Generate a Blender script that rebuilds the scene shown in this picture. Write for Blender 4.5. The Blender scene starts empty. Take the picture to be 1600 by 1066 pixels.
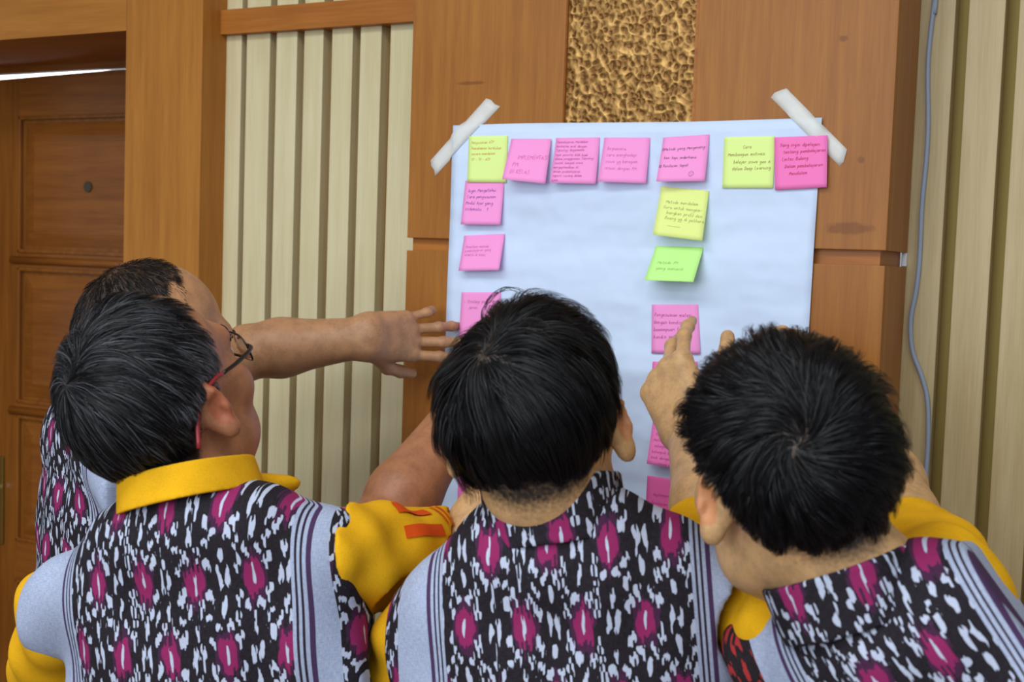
import bpy, bmesh, math, random, time
import numpy as np
import openvdb
from mathutils import Matrix, Vector

T0 = time.time()
random.seed(7)
rng = np.random.default_rng(7)
scene = bpy.context.scene
COL = scene.collection

# ------------------------------------------------------------------ camera
FPX, CAM_D, CAM_Z = 1930.0, 1.79, 1.60
_v = np.array([-980.0, 28500.0, FPX]); _h = np.array([-3700.0, -258.0, FPX])
_d = _v / np.linalg.norm(_v); _r = -_h / np.linalg.norm(_h)
_r = _r - _d * (_r @ _d); _r /= np.linalg.norm(_r); _n = np.cross(_r, _d)
RC = np.array([_r, _n, -_d])                 # camera (x right, y down, z away) -> world
CAM = np.array([0.0, -CAM_D, CAM_Z])


def ray(x, y):
    return RC @ np.array([(x - 800) / FPX, (y - 533) / FPX, 1.0])


def W(x, y, Y=0.0):                          # a point of the plane Y = const (parallel to the wall)
    v = ray(x, y)
    return CAM + (Y - CAM[1]) / v[1] * v


def P(x, y, dep):                            # a point at a given distance along the view axis
    return CAM + dep * ray(x, y)


def CV(x, y, z):                             # direction: x right, y up, z away
    return RC @ np.array([x, -y, z], float)


cd = bpy.data.cameras.new('camera')
cam = bpy.data.objects.new('camera', cd)
COL.objects.link(cam)
M = Matrix(((RC[0, 0], -RC[0, 1], -RC[0, 2]), (RC[1, 0], -RC[1, 1], -RC[1, 2]), (RC[2, 0], -RC[2, 1], -RC[2, 2]))).to_4x4()
M.translation = Vector(CAM)
cam.matrix_world = M
cd.sensor_width = 36.0
cd.lens = 36.0 * FPX / 1600.0
cd.clip_start = 0.02
cd.clip_end = 60
cd.dof.use_dof = True
cd.dof.focus_distance = 1.62
cd.dof.aperture_fstop = 7.1
scene.camera = cam

# ------------------------------------------------------------------ world, lights, exposure
scene.view_settings.view_transform = 'Standard'
scene.view_settings.look = 'None'
scene.view_settings.gamma = 1
scene.view_settings.use_curve_mapping = False
scene.view_settings.exposure = 0.0
wd = bpy.data.worlds.new('world')
scene.world = wd
wd.use_nodes = True
wd.node_tree.nodes['Background'].inputs[0].default_value = (0.83, 0.92, 1.07, 1)
wd.node_tree.nodes['Background'].inputs[1].default_value = 0.36


def area(name, loc, target, sx, sy, power, col=(0.90, 0.96, 1.0)):
    ld = bpy.data.lights.new(name, 'AREA')
    ld.shape = 'RECTANGLE'; ld.size = sx; ld.size_y = sy; ld.energy = power; ld.color = col
    o = bpy.data.objects.new(name, ld)
    COL.objects.link(o)
    o.location = loc
    o.rotation_euler = (Vector(target) - Vector(loc)).to_track_quat('-Z', 'Y').to_euler()
    return o


area('ceiling_lamp', (-1.0, -1.75, 2.98), (-1.0, -1.6, 0), 2.2, 0.7, 34)
area('ceiling_lamp', (-0.3, -3.6, 2.98), (-0.3, -3.4, 0), 2.4, 1.0, 50)
area('ceiling_lamp', (1.2, -1.9, 2.98), (0.9, -1.6, 0), 0.8, 1.8, 34)
area('window_light', (-0.9, -4.6, 2.0), (-0.9, 0, 1.35), 2.6, 1.6, 66, (0.86, 0.94, 1.0))

# ------------------------------------------------------------------ helpers


def lin(c):
    return tuple(((v / 255.0) / 12.92 if v / 255.0 <= 0.04045 else ((v / 255.0 + 0.055) / 1.055) ** 2.4) for v in c)


def mat(name, rgb=(128, 128, 128), rough=0.5, spec=0.5, metal=0.0):
    m = bpy.data.materials.new(name)
    m.use_nodes = True
    b = m.node_tree.nodes['Principled BSDF']
    b.inputs['Base Color'].default_value = (*lin(rgb), 1)
    b.inputs['Roughness'].default_value = rough
    b.inputs['Specular IOR Level'].default_value = spec
    b.inputs['Metallic'].default_value = metal
    return m


class X:
    """A node socket with arithmetic."""
    def __init__(s, nt, sock): s.nt, s.k = nt, sock
    def op(s, o, b=None, c=None):
        n = s.nt.nodes.new('ShaderNodeMath'); n.operation = o
        s.nt.links.new(s.k, n.inputs[0])
        for i, q in ((1, b), (2, c)):
            if q is None: continue
            if isinstance(q, X): s.nt.links.new(q.k, n.inputs[i])
            else: n.inputs[i].default_value = q
        return X(s.nt, n.outputs[0])
    def __add__(s, b): return s.op('ADD', b)
    def __sub__(s, b): return s.op('SUBTRACT', b)
    def __mul__(s, b): return s.op('MULTIPLY', b)
    def __truediv__(s, b): return s.op('DIVIDE', b)
    def gt(s, b): return s.op('GREATER_THAN', b)
    def lt(s, b): return s.op('LESS_THAN', b)
    def mn(s, b): return s.op('MINIMUM', b)
    def mx(s, b): return s.op('MAXIMUM', b)
    def ab(s): return s.op('ABSOLUTE')
    def fl(s): return s.op('FLOOR')
    def fr(s): return s.op('FRACT')
    def sq(s): return s.op('MULTIPLY', s)
    def sm(s, a, b):                          # smoothstep a..b
        n = s.nt.nodes.new('ShaderNodeMapRange'); n.interpolation_type = 'SMOOTHSTEP'
        s.nt.links.new(s.k, n.inputs[0]); n.inputs[1].default_value = a; n.inputs[2].default_value = b
        return X(s.nt, n.outputs[0])


def nt_of(m): return m.node_tree


def attr(nt, name, out='Vector'):
    n = nt.nodes.new('ShaderNodeAttribute'); n.attribute_name = name
    return n.outputs[out]


def sep(nt, sock):
    n = nt.nodes.new('ShaderNodeSeparateXYZ'); nt.links.new(sock, n.inputs[0])
    return [X(nt, n.outputs[i]) for i in range(3)]


def comb(nt, a, b, c=0.0):
    n = nt.nodes.new('ShaderNodeCombineXYZ')
    for i, q in enumerate((a, b, c)):
        if isinstance(q, X): nt.links.new(q.k, n.inputs[i])
        else: n.inputs[i].default_value = q
    return n.outputs[0]


def noise(nt, vec, scale, detail=2.0, rough=0.5):
    n = nt.nodes.new('ShaderNodeTexNoise')
    n.inputs['Scale'].default_value = scale; n.inputs['Detail'].default_value = detail; n.inputs['Roughness'].default_value = rough
    if vec is not None: nt.links.new(vec, n.inputs['Vector'])
    return X(nt, n.outputs['Fac'])


def mixc(nt, fac, a, b):
    n = nt.nodes.new('ShaderNodeMix'); n.data_type = 'RGBA'
    if isinstance(fac, X): nt.links.new(fac.k, n.inputs[0])
    else: n.inputs[0].default_value = fac
    for i, q in ((6, a), (7, b)):
        if isinstance(q, tuple): n.inputs[i].default_value = (*q, 1) if len(q) == 3 else q
        else: nt.links.new(q, n.inputs[i])
    return n.outputs[2]


def objco(nt, scale=(1, 1, 1)):
    t = nt.nodes.new('ShaderNodeTexCoord'); mp = nt.nodes.new('ShaderNodeMapping')
    nt.links.new(t.outputs['Object'], mp.inputs[0]); mp.inputs['Scale'].default_value = scale
    return mp.outputs[0]


def bump(m, height, strength=0.3, dist=0.002):
    nt = m.node_tree; n = nt.nodes.new('ShaderNodeBump')
    n.inputs['Strength'].default_value = strength; n.inputs['Distance'].default_value = dist
    nt.links.new(height.k, n.inputs['Height'])
    nt.links.new(n.outputs[0], nt.nodes['Principled BSDF'].inputs['Normal'])


def base(m, sock): m.node_tree.links.new(sock, m.node_tree.nodes['Principled BSDF'].inputs['Base Color'])


def wood(name, rgb, dark, axis='z', rough=0.38, spec=0.45):
    m = mat(name, rgb, rough, spec); nt = nt_of(m)
    sc = {'z': (34, 34, 1.6), 'x': (1.6, 34, 34)}[axis]
    a = noise(nt, objco(nt, sc), 1.6, 5, 0.62)
    b = noise(nt, objco(nt, tuple(q * 6 for q in sc)), 1.5, 2)
    c = noise(nt, objco(nt, (3, 3, 2)), 1.2, 2)
    f = (a * 0.75 + b * 0.35 + c * 0.5).sm(0.55, 1.05)
    base(m, mixc(nt, f, lin(rgb), lin(dark)))
    bump(m, a + b, 0.06, 0.0015)
    return m


def mesh_obj(name, verts, faces, m=None, parent=None, smooth=False):
    me = bpy.data.meshes.new(name)
    me.from_pydata([tuple(map(float, v)) for v in verts], [], faces)
    me.update()
    if smooth: me.shade_smooth()
    o = bpy.data.objects.new(name, me)
    COL.objects.link(o)
    if m: me.materials.append(m)
    if parent: o.parent = parent
    return o


def big_mesh(name, v, f, m=None, parent=None, smooth=True):
    """numpy quads or triangles -> object"""
    k = f.shape[1]
    me = bpy.data.meshes.new(name)
    me.vertices.add(len(v)); me.vertices.foreach_set('co', np.ascontiguousarray(v, np.float32).ravel())
    me.loops.add(f.size); me.loops.foreach_set('vertex_index', np.ascontiguousarray(f, np.int32).ravel())
    me.polygons.add(len(f)); me.polygons.foreach_set('loop_start', np.arange(0, f.size, k, dtype=np.int32))
    me.update(calc_edges=True)
    me.validate()
    if smooth: me.shade_smooth()
    o = bpy.data.objects.new(name, me); COL.objects.link(o)
    if m: me.materials.append(m)
    if parent: o.parent = parent
    return o


def boxes_bm(bm, lo, hi, bev=0.0):
    r = bmesh.ops.create_cube(bm, size=1.0)
    for v in r['verts']:
        v.co = Vector([lo[i] + (v.co[i] + 0.5) * (hi[i] - lo[i]) for i in range(3)])
    if bev:
        es = {e for v in r['verts'] for e in v.link_edges}
        bmesh.ops.bevel(bm, geom=list(es), offset=bev, segments=2, affect='EDGES', profile=0.6)


def bm_obj(name, bm, m=None, parent=None, smooth=False):
    me = bpy.data.meshes.new(name); bm.to_mesh(me); bm.free()
    if smooth: me.shade_smooth()
    o = bpy.data.objects.new(name, me); COL.objects.link(o)
    if m: me.materials.append(m)
    if parent: o.parent = parent
    return o


def box(name, lo, hi, m, parent=None, bev=0.0):
    bm = bmesh.new(); boxes_bm(bm, lo, hi, bev)
    return bm_obj(name, bm, m, parent)


def empty(name, loc=(0, 0, 0)):
    o = bpy.data.objects.new(name, None); COL.objects.link(o); o.location = loc
    return o


def tag(o, label, cat, group=None):
    o['label'] = label; o['category'] = cat
    if group: o['group'] = group
    return o


def struct(o, label=None):
    o['kind'] = 'structure'
    if label: o['label'] = label
    return o


def tube(name, pts, rad, m, parent=None, sides=8, sub=1, smooth=True):
    """a tube mesh along points (Catmull-Rom when sub > 1); rad is a number or a list"""
    p = np.array(pts, float)
    rr = np.full(len(p), rad) if np.isscalar(rad) else np.array(rad, float)
    if sub > 1:
        q, r2 = [], []
        e = np.vstack([2 * p[0] - p[1], p, 2 * p[-1] - p[-2]])
        for i in range(len(p) - 1):
            for t in np.linspace(0, 1, sub, endpoint=False):
                a, b, c, d = e[i:i + 4]
                q.append(0.5 * (2 * b + (c - a) * t + (2 * a - 5 * b + 4 * c - d) * t * t + (3 * b - a - 3 * c + d) * t ** 3))
                r2.append(rr[i] * (1 - t) + rr[i + 1] * t)
        q.append(p[-1]); r2.append(rr[-1])
        p, rr = np.array(q), np.array(r2)
    t = np.gradient(p, axis=0); t /= np.linalg.norm(t, axis=1)[:, None] + 1e-12
    up = np.array([0, 0, 1.0]) if abs(t[0, 2]) < 0.9 else np.array([1.0, 0, 0])
    n = np.cross(t[0], up); n /= np.linalg.norm(n)
    V, F = [], []
    for i in range(len(p)):
        n = n - t[i] * (n @ t[i]); n /= np.linalg.norm(n) + 1e-12
        b = np.cross(t[i], n)
        for k in range(sides):
            a = 2 * math.pi * k / sides
            V.append(p[i] + rr[i] * (math.cos(a) * n + math.sin(a) * b))
    for i in range(len(p) - 1):
        for k in range(sides):
            k2 = (k + 1) % sides
            F.append((i * sides + k, i * sides + k2, (i + 1) * sides + k2, (i + 1) * sides + k))
    F.append(tuple(range(sides))[::-1]); F.append(tuple((len(p) - 1) * sides + k for k in range(sides)))
    return mesh_obj(name, V, F, m, parent, smooth)
# ------------------------------------------------------------------ setting
WOOD = wood('orange_wood', (172, 112, 46), (148, 90, 34), 'z', .42, .28)
nt = nt_of(WOOD)                                            # old scuffs on the column's panels
_o = sep(nt, objco(nt)); _n = noise(nt, objco(nt, (1, 1, 1)), 60, 3)
_bs = nt.nodes['Principled BSDF']; _c0 = _bs.inputs['Base Color'].links[0].from_socket
_m = None
for _x, _y, _rx, _rz in ((1325, 357, .040, .010), (735, 130, .030, .0035), (1345, 250, .006, .006), (1318, 60, .008, .005)):
    _p = W(_x, _y, 0)
    _e = (((_o[0] - float(_p[0])) / _rx).sq() + ((_o[2] - float(_p[2])) / _rz).sq() + (_n - .5) * 1.6).sm(1.1, .3)
    _m = _e if _m is None else _m.mx(_e)
base(WOOD, mixc(nt, _m * .6, _c0, lin((112, 62, 24))))
WOODX = wood('orange_wood_across', (180, 114, 46), (154, 90, 32), 'x', .42, .28)
WOODP = wood('pillar_wood', (182, 121, 50), (158, 99, 36), 'z', .42, .28)
WOODHX = wood('header_wood', (182, 121, 50), (158, 99, 36), 'x', .42, .28)
WOODD = wood('door_wood', (148, 92, 34), (116, 66, 22), 'z', 0.3)
WOODDX = wood('door_wood_across', (150, 92, 36), (120, 68, 24), 'x', 0.3)
SLAT = wood('cream_slat_wood', (218, 207, 168), (204, 190, 146), 'z', 0.5, 0.35)
SLATR = wood('tan_slat_wood', (200, 181, 138), (180, 157, 112), 'z', 0.5, 0.35)
BACKING = mat('groove_backing', (150, 106, 40), 0.7)
BACKR = mat('groove_backing_green', (150, 128, 62), 0.7)

fl = struct(box('floor', (-4.5, -6, -0.05), (3, 0.6, 0), wood('floor_wood', (120, 84, 52), (90, 60, 36), 'x')))
ce = struct(box('ceiling', (-4.5, -6, 3.0), (3, 0.6, 3.05), mat('ceiling_paint', (225, 225, 220), 0.9)))

wb = struct(empty('wall_back', (-1.37, 0.1, 0)), 'cream slatted wall section left of the wooden column')
def at0(o, p):                       # parent keeping the world place
    o.parent = p; o.matrix_parent_inverse = Matrix.Translation(-Vector(p.location)); return o
at0(box('backing', (-1.62, 0.095, 0), (-1.10, 0.13, 3.0), BACKING), wb)
SY = 0.068
xe = [(346, 373), (381, 417), (427, 459), (470, 499.5), (513, 545), (557, 589.5), (603.5, 648)]
for a, b in xe:
    xa, xb = W(a, 300, SY)[0], W(b, 300, SY)[0]
    if a == 346: xa = -1.607
    bm = bmesh.new(); boxes_bm(bm, (xa, SY, 0), (xb, 0.0955, 3.0), 0.0015)
    at0(bm_obj('slat', bm, SLAT), wb)

wr = struct(empty('wall_right', (0.2, 0.2, 0)), 'tan slatted wall section right of the wooden column')
at0(box('backing', (-0.36, 0.205, 0), (1.6, 0.24, 3.0), BACKR), wr)
RY = 0.17
re_ = [(W(1440, 0, RY)[0] - 0.003, W(1494, 0, RY)[0]), (W(1515, 0, RY)[0], W(1572, 0, RY)[0])]
x0 = W(1594, 0, RY)[0]
for k in range(19):
    re_.append((x0 + k * 0.0715, x0 + k * 0.0715 + 0.0515))
for xa, xb in re_:
    bm = bmesh.new(); boxes_bm(bm, (xa, RY, 0), (xb, 0.2055, 3.0), 0.0015)
    at0(bm_obj('slat', bm, SLATR), wr)

# the wooden column: panels with recessed joints round a core, a hammered gold strip down the middle
wc = struct(empty('wall_middle', (-0.745, 0.08, 0)), 'orange wood panelled column behind the flip chart sheet')
CX0, CX1, GX0, GX1 = -1.143, -0.345, -0.8575, -0.637
at0(box('core', (CX0 + 0.004, 0.013, 0), (CX1 - 0.010, 0.165, 3.0), WOODX), wc)
rows = [(1.6275, 2.32), (2.34, 3.0), (1.2014, 1.606), (0.78, 1.1825), (0.12, 0.76)]
for z0, z1 in rows:
    for xa, xb in ((CX0, GX0), (GX1, CX1)):
        bm = bmesh.new(); boxes_bm(bm, (xa, 0, z0), (xb, 0.0135, z1), 0.0012)
        at0(bm_obj('panel', bm, WOOD), wc)
    bm = bmesh.new(); boxes_bm(bm, (CX1 - 0.0105, 0.0136, z0), (CX1, 0.166, z1), 0.001)
    at0(bm_obj('side_panel', bm, WOOD), wc)
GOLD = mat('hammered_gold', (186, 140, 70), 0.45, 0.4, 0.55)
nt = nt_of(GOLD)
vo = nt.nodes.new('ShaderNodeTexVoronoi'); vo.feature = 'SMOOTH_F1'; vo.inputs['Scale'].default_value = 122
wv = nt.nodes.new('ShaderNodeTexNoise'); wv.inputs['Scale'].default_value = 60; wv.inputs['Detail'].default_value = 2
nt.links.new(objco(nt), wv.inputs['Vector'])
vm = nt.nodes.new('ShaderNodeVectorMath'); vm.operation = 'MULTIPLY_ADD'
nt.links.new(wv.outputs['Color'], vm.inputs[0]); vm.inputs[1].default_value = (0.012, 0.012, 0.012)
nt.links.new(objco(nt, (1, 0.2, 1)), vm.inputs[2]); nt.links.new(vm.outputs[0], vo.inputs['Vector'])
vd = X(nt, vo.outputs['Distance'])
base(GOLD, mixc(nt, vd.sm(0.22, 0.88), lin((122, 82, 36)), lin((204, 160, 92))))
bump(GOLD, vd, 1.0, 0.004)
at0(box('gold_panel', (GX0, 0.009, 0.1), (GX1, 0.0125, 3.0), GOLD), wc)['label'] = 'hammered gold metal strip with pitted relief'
at0(box('edge_strip', (GX0 - 0.0005, 0.002, 1.63), (GX0 + 0.001, 0.0128, 2.32), WOODX), wc)
at0(box('edge_strip', (GX1 - 0.006, 0.004, 1.63), (GX1 + 0.0005, 0.0128, 2.32), WOODX), wc)
at0(box('sliver', (CX1 - 0.006, 0.158, 1.607), (CX1 + 0.0005, 0.1695, 1.627), mat('bright_gap_white', (235, 238, 245), 0.5)), wc)['label'] = 'small white spacer standing in for the bright gap in the joint'  # white block stands in for light showing through the gap behind the panel

t1 = struct(box('trim_1', (-1.621, 0.05, 2.0025), (-1.141, 0.096, 2.0485), WOODX, None, 0.001), 'horizontal wooden rail across the cream slats')
t2 = struct(box('trim_2', (-1.797, 0, 0), (-1.6055, 0.34, 3.0), WOODP, None, 0.001), 'wide wooden door post left of the cream slats')
t3 = struct(box('trim_3', (-3.4, 0, 2.011), (-1.7975, 0.285, 3.0), WOODHX, None, 0.001), 'wooden header over the door recess')
t4 = struct(box('trim_4', (-3.4, 0.285, 1.9955), (-1.7975, 0.306, 2.4), WOODDX), 'dark door frame head at the back of the recess')
t5 = struct(box('trim_5', (-2.75, 0.0, 0), (-2.615, 0.34, 2.0105), WOODP, None, 0.001), 'wooden door post at the far side of the door')

struct(box('wall_left', (-4.5, 0.02, 0), (-3.401, 0.3, 3.0), WOODP), 'wood clad wall beyond the door')

# door with four raised panels
DY = 0.295
door = struct(empty('door_1', (-2.2, DY, 0)), 'brown panelled wooden door in the recess at left')
leaf_v = [(-2.608, DY + .006, 0.01), (-1.80, DY + .006, 0.01), (-1.80, DY + .006, 1.9945), (-2.14, DY + .006, 1.9945), (-2.608, DY + .006, 1.9835)]
leaf_v += [(x, DY + .024, z) for x, y, z in leaf_v]
at0(mesh_obj('leaf', leaf_v, [(0, 1, 2, 3, 4), (9, 8, 7, 6, 5), (0, 5, 6, 1), (1, 6, 7, 2), (2, 7, 8, 3), (3, 8, 9, 4), (4, 9, 5, 0)], WOODD), door)
DX0, DX1 = W(29, 300, DY)[0], -1.963
zz = lambda y, x=60: W(x, y, DY)[2]
pz = [(zz(396), zz(181)), (zz(633), zz(419)), (zz(851), zz(652)), (0.2, zz(912))]
at0(box('stile', (-2.608, DY, 0.012), (DX0, DY + .0065, 1.982), WOODD, None, .0008), door)
at0(box('stile', (DX1, DY, 0.012), (-1.802, DY + .0065, 1.9935), WOODD, None, .0008), door)
rz = [(pz[0][1], 1.984), (pz[1][1], pz[0][0]), (pz[2][1], pz[1][0]), (pz[3][1], pz[2][0]), (0.012, pz[3][0])]
for a, b in rz:
    at0(box('rail', (DX0 + .0002, DY + .0004, a), (DX1 - .0002, DY + .0063, b), WOODDX, None, .0006), door)


def frustum(bm, x0, x1, z0, z1, yb, x2, x3, z2, z3, yf):
    v = [bm.verts.new(p) for p in ((x0, yb, z0), (x1, yb, z0), (x1, yb, z1), (x0, yb, z1), (x2, yf, z2), (x3, yf, z2), (x3, yf, z3), (x2, yf, z3))]
    for q in ((4, 5, 6, 7), (0, 1, 5, 4), (1, 2, 6, 5), (2, 3, 7, 6), (3, 0, 4, 7)):
        bm.faces.new([v[i] for i in q])


for a, b in pz:
    bm = bmesh.new()
    g = 0.012; s = 0.045
    frustum(bm, DX0 + g, DX1 - g, a + g, b - g, DY + .0075, DX0 + g + s, DX1 - g - s, a + g + s * .8, b - g - s * .8, DY - .004)
    at0(bm_obj('raised_panel', bm, WOODDX), door)
    bm = bmesh.new()
    for lo, hi in (((DX0, DY - .004, a), (DX0 + .009, DY + .0066, b)), ((DX1 - .009, DY - .004, a), (DX1, DY + .0066, b)),
                   ((DX0, DY - .004, a), (DX1, DY + .0066, a + .009)), ((DX0, DY - .004, b - .009), (DX1, DY + .0066, b))):
        boxes_bm(bm, lo, hi, .003)
    at0(bm_obj('panel_bead', bm, WOODD), door)
for y0, y1 in ((401, 412), (636, 648)):
    za, zb = zz(y1, 30), zz(y0, 30)
    zm = (za + zb) / 2; r = (zb - za) / 2 * 1.15
    at0(tube('moulding', [(W(19, 410, DY)[0], DY, zm), (DX1 + .02, DY, zm)], r, WOODDX, None, 12, 1), door)
at0(tube('peephole', [W(138, 292, DY - .0045), W(138, 292, DY - .0045) - np.array([0, .003, 0])], 0.0125, mat('peephole_metal', (92, 84, 66), 0.4, .5, .6), None, 20, 1, False), door)
BRASS = mat('worn_brass', (150, 128, 66), 0.35, 0.5, 0.8)
CHROME = mat('polished_chrome', (210, 212, 216), 0.12, 0.5, 1.0)
hx = W(2, 765, DY)[0]
bp = box('handle_plate', (hx - .030, DY - .006, W(4, 850, DY)[2]), (hx + .0125, DY, W(4, 713, DY)[2]), BRASS, None, .003); at0(bp, door)
hz = W(3, 764, DY)[2]
hl = tube('handle', [(hx - .012, DY - .004, hz), (hx - .012, DY - .04, hz), (hx - .002, DY - .052, hz), (hx + .012, DY - .052, hz)], [.008, .008, .0085, .0075], CHROME, None, 12, 3)
at0(hl, door)
EM = bpy.data.materials.new('slit_glow'); EM.use_nodes = True
b_ = EM.node_tree.nodes['Principled BSDF']; b_.inputs['Emission Color'].default_value = (.85, .92, 1, 1); b_.inputs['Emission Strength'].default_value = 7
tag(box('slit_glow_box', (-2.9, 0.46, 2.005), (-1.9, 0.62, 2.06), EM), 'added lamp glimpsed through the gap above the door', 'glow')  # glowing box added behind the gap to make the slit of light

# grey cable down the tan slats
cp = [(1466, -60), (1460, 0), (1450, 94), (1450, 188), (1447.6, 244), (1440.6, 319), (1437, 399), (1432, 450), (1423, 500), (1425.5, 547), (1440, 588), (1449, 626), (1450, 688), (1446, 750), (1445, 800), (1444, 900), (1442, 1000), (1441, 1150)]
CABLE = mat('grey_cable', (150, 162, 182), 0.45)
pts = [W(x, y, RY - .0055) for x, y in cp]
pts.insert(0, np.array([pts[0][0] + .01, RY - .0055, 2.9])); pts.append(np.array([pts[-1][0], RY - .0055, 0.3]))
tag(tube('cable', pts, 0.0036, CABLE, None, 10, 5), 'grey cable hanging down the tan slats right of the column', 'cable')
# ------------------------------------------------------------------ flip chart sheet, tape, sticky notes
PAPER = mat('white_paper', (212, 229, 255), 0.75, 0.2)
nt = nt_of(PAPER)
bump(PAPER, noise(nt, objco(nt, (1, 1, 1)), 6, 3, .5) + noise(nt, objco(nt, (1.5, 1, 5)), 2.0, 2, .5) * 0.8, 0.55, 0.04)
PY = -0.003
tl, tr = W(709, 196.5, PY), W(1285, 185, PY)
ml, br = W(689, 740, PY), W(1264, 520, PY)
dl = (ml - tl) / (tl[2] - ml[2]); dr = (br - tr) / (tr[2] - br[2])
HS = 0.93
NX, NZ = 40, 56
V, F = [], []
for j in range(NZ + 1):
    for i in range(NX + 1):
        s, t = i / NX, j / NZ
        p = (tl + dl * HS * t) * (1 - s) + (tr + dr * HS * t) * s
        w = 0.0012 * math.sin(9 * t + 4 * s) + 0.001 * math.sin(21 * t - 3 * s + 1) + 0.0008 * math.sin(14 * s)
        edge = max(0, (s - .9)) * .03 + max(0, .06 - t) * .02
        V.append((p[0], PY - abs(w) - .0006 - edge * .15, p[2] + .0012 * math.sin(s * 7) * (1 - t)))
for j in range(NZ):
    for i in range(NX):
        a = j * (NX + 1) + i
        F.append((a, a + NX + 1, a + NX + 2, a + 1))
sheet = mesh_obj('flip_chart_sheet', V, F, PAPER, None, True)
sm_ = sheet.modifiers.new('thick', 'SOLIDIFY'); sm_.thickness = .0004; sm_.offset = 1
tag(sheet, 'large white flip chart sheet taped to the wooden column', 'paper sheet')
paperY = lambda x, z: PY - .0030

TAPE = mat('masking_tape', (252, 253, 248), 0.45, 0.4)
TAPE.node_tree.nodes['Principled BSDF'].inputs['Alpha'].default_value = 0.60
nt = nt_of(TAPE); bump(TAPE, noise(nt, objco(nt), 90, 2), 0.25, .002)


def tape(cs, ragged, label):
    a, b, c, d = [W(x, y, -0.0075) for x, y in cs]           # a-b one end, d-c the other
    V, F = [], []
    n = 14
    for i in range(n + 1):
        t = i / n
        for k, s in enumerate((0, .33, .66, 1)):
            p = (a * (1 - t) + d * t) * (1 - s) + (b * (1 - t) + c * t) * s
            if i in (0, n):
                p = p + (d - a) / np.linalg.norm(d - a) * ragged[k] * (1 if i else -1)
            over = PY - .0052 if (tl[0] < p[0] < tr[0] and p[2] < tl[2] + .004) else -.0012
            V.append((p[0], over - .0008 * math.sin(k * 1.6), p[2]))
    for i in range(n):
        for k in range(3):
            q = i * 4 + k
            F.append((q, q + 1, q + 5, q + 4))
    o = mesh_obj('masking_tape', V, F, TAPE, None, True)
    m_ = o.modifiers.new('thick', 'SOLIDIFY'); m_.thickness = .0003
    return tag(o, label, 'tape', 'tape strips holding the sheet')


tape([(757, 153), (776, 168), (679, 272), (670, 250)], (0, .003, .001, .004), 'translucent tape strip across the upper left corner of the sheet')
tape([(1227, 137), (1203, 152), (1309, 258), (1322, 233)], (0, .002, .004, .001), 'translucent tape strip across the upper right corner of the sheet')

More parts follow.
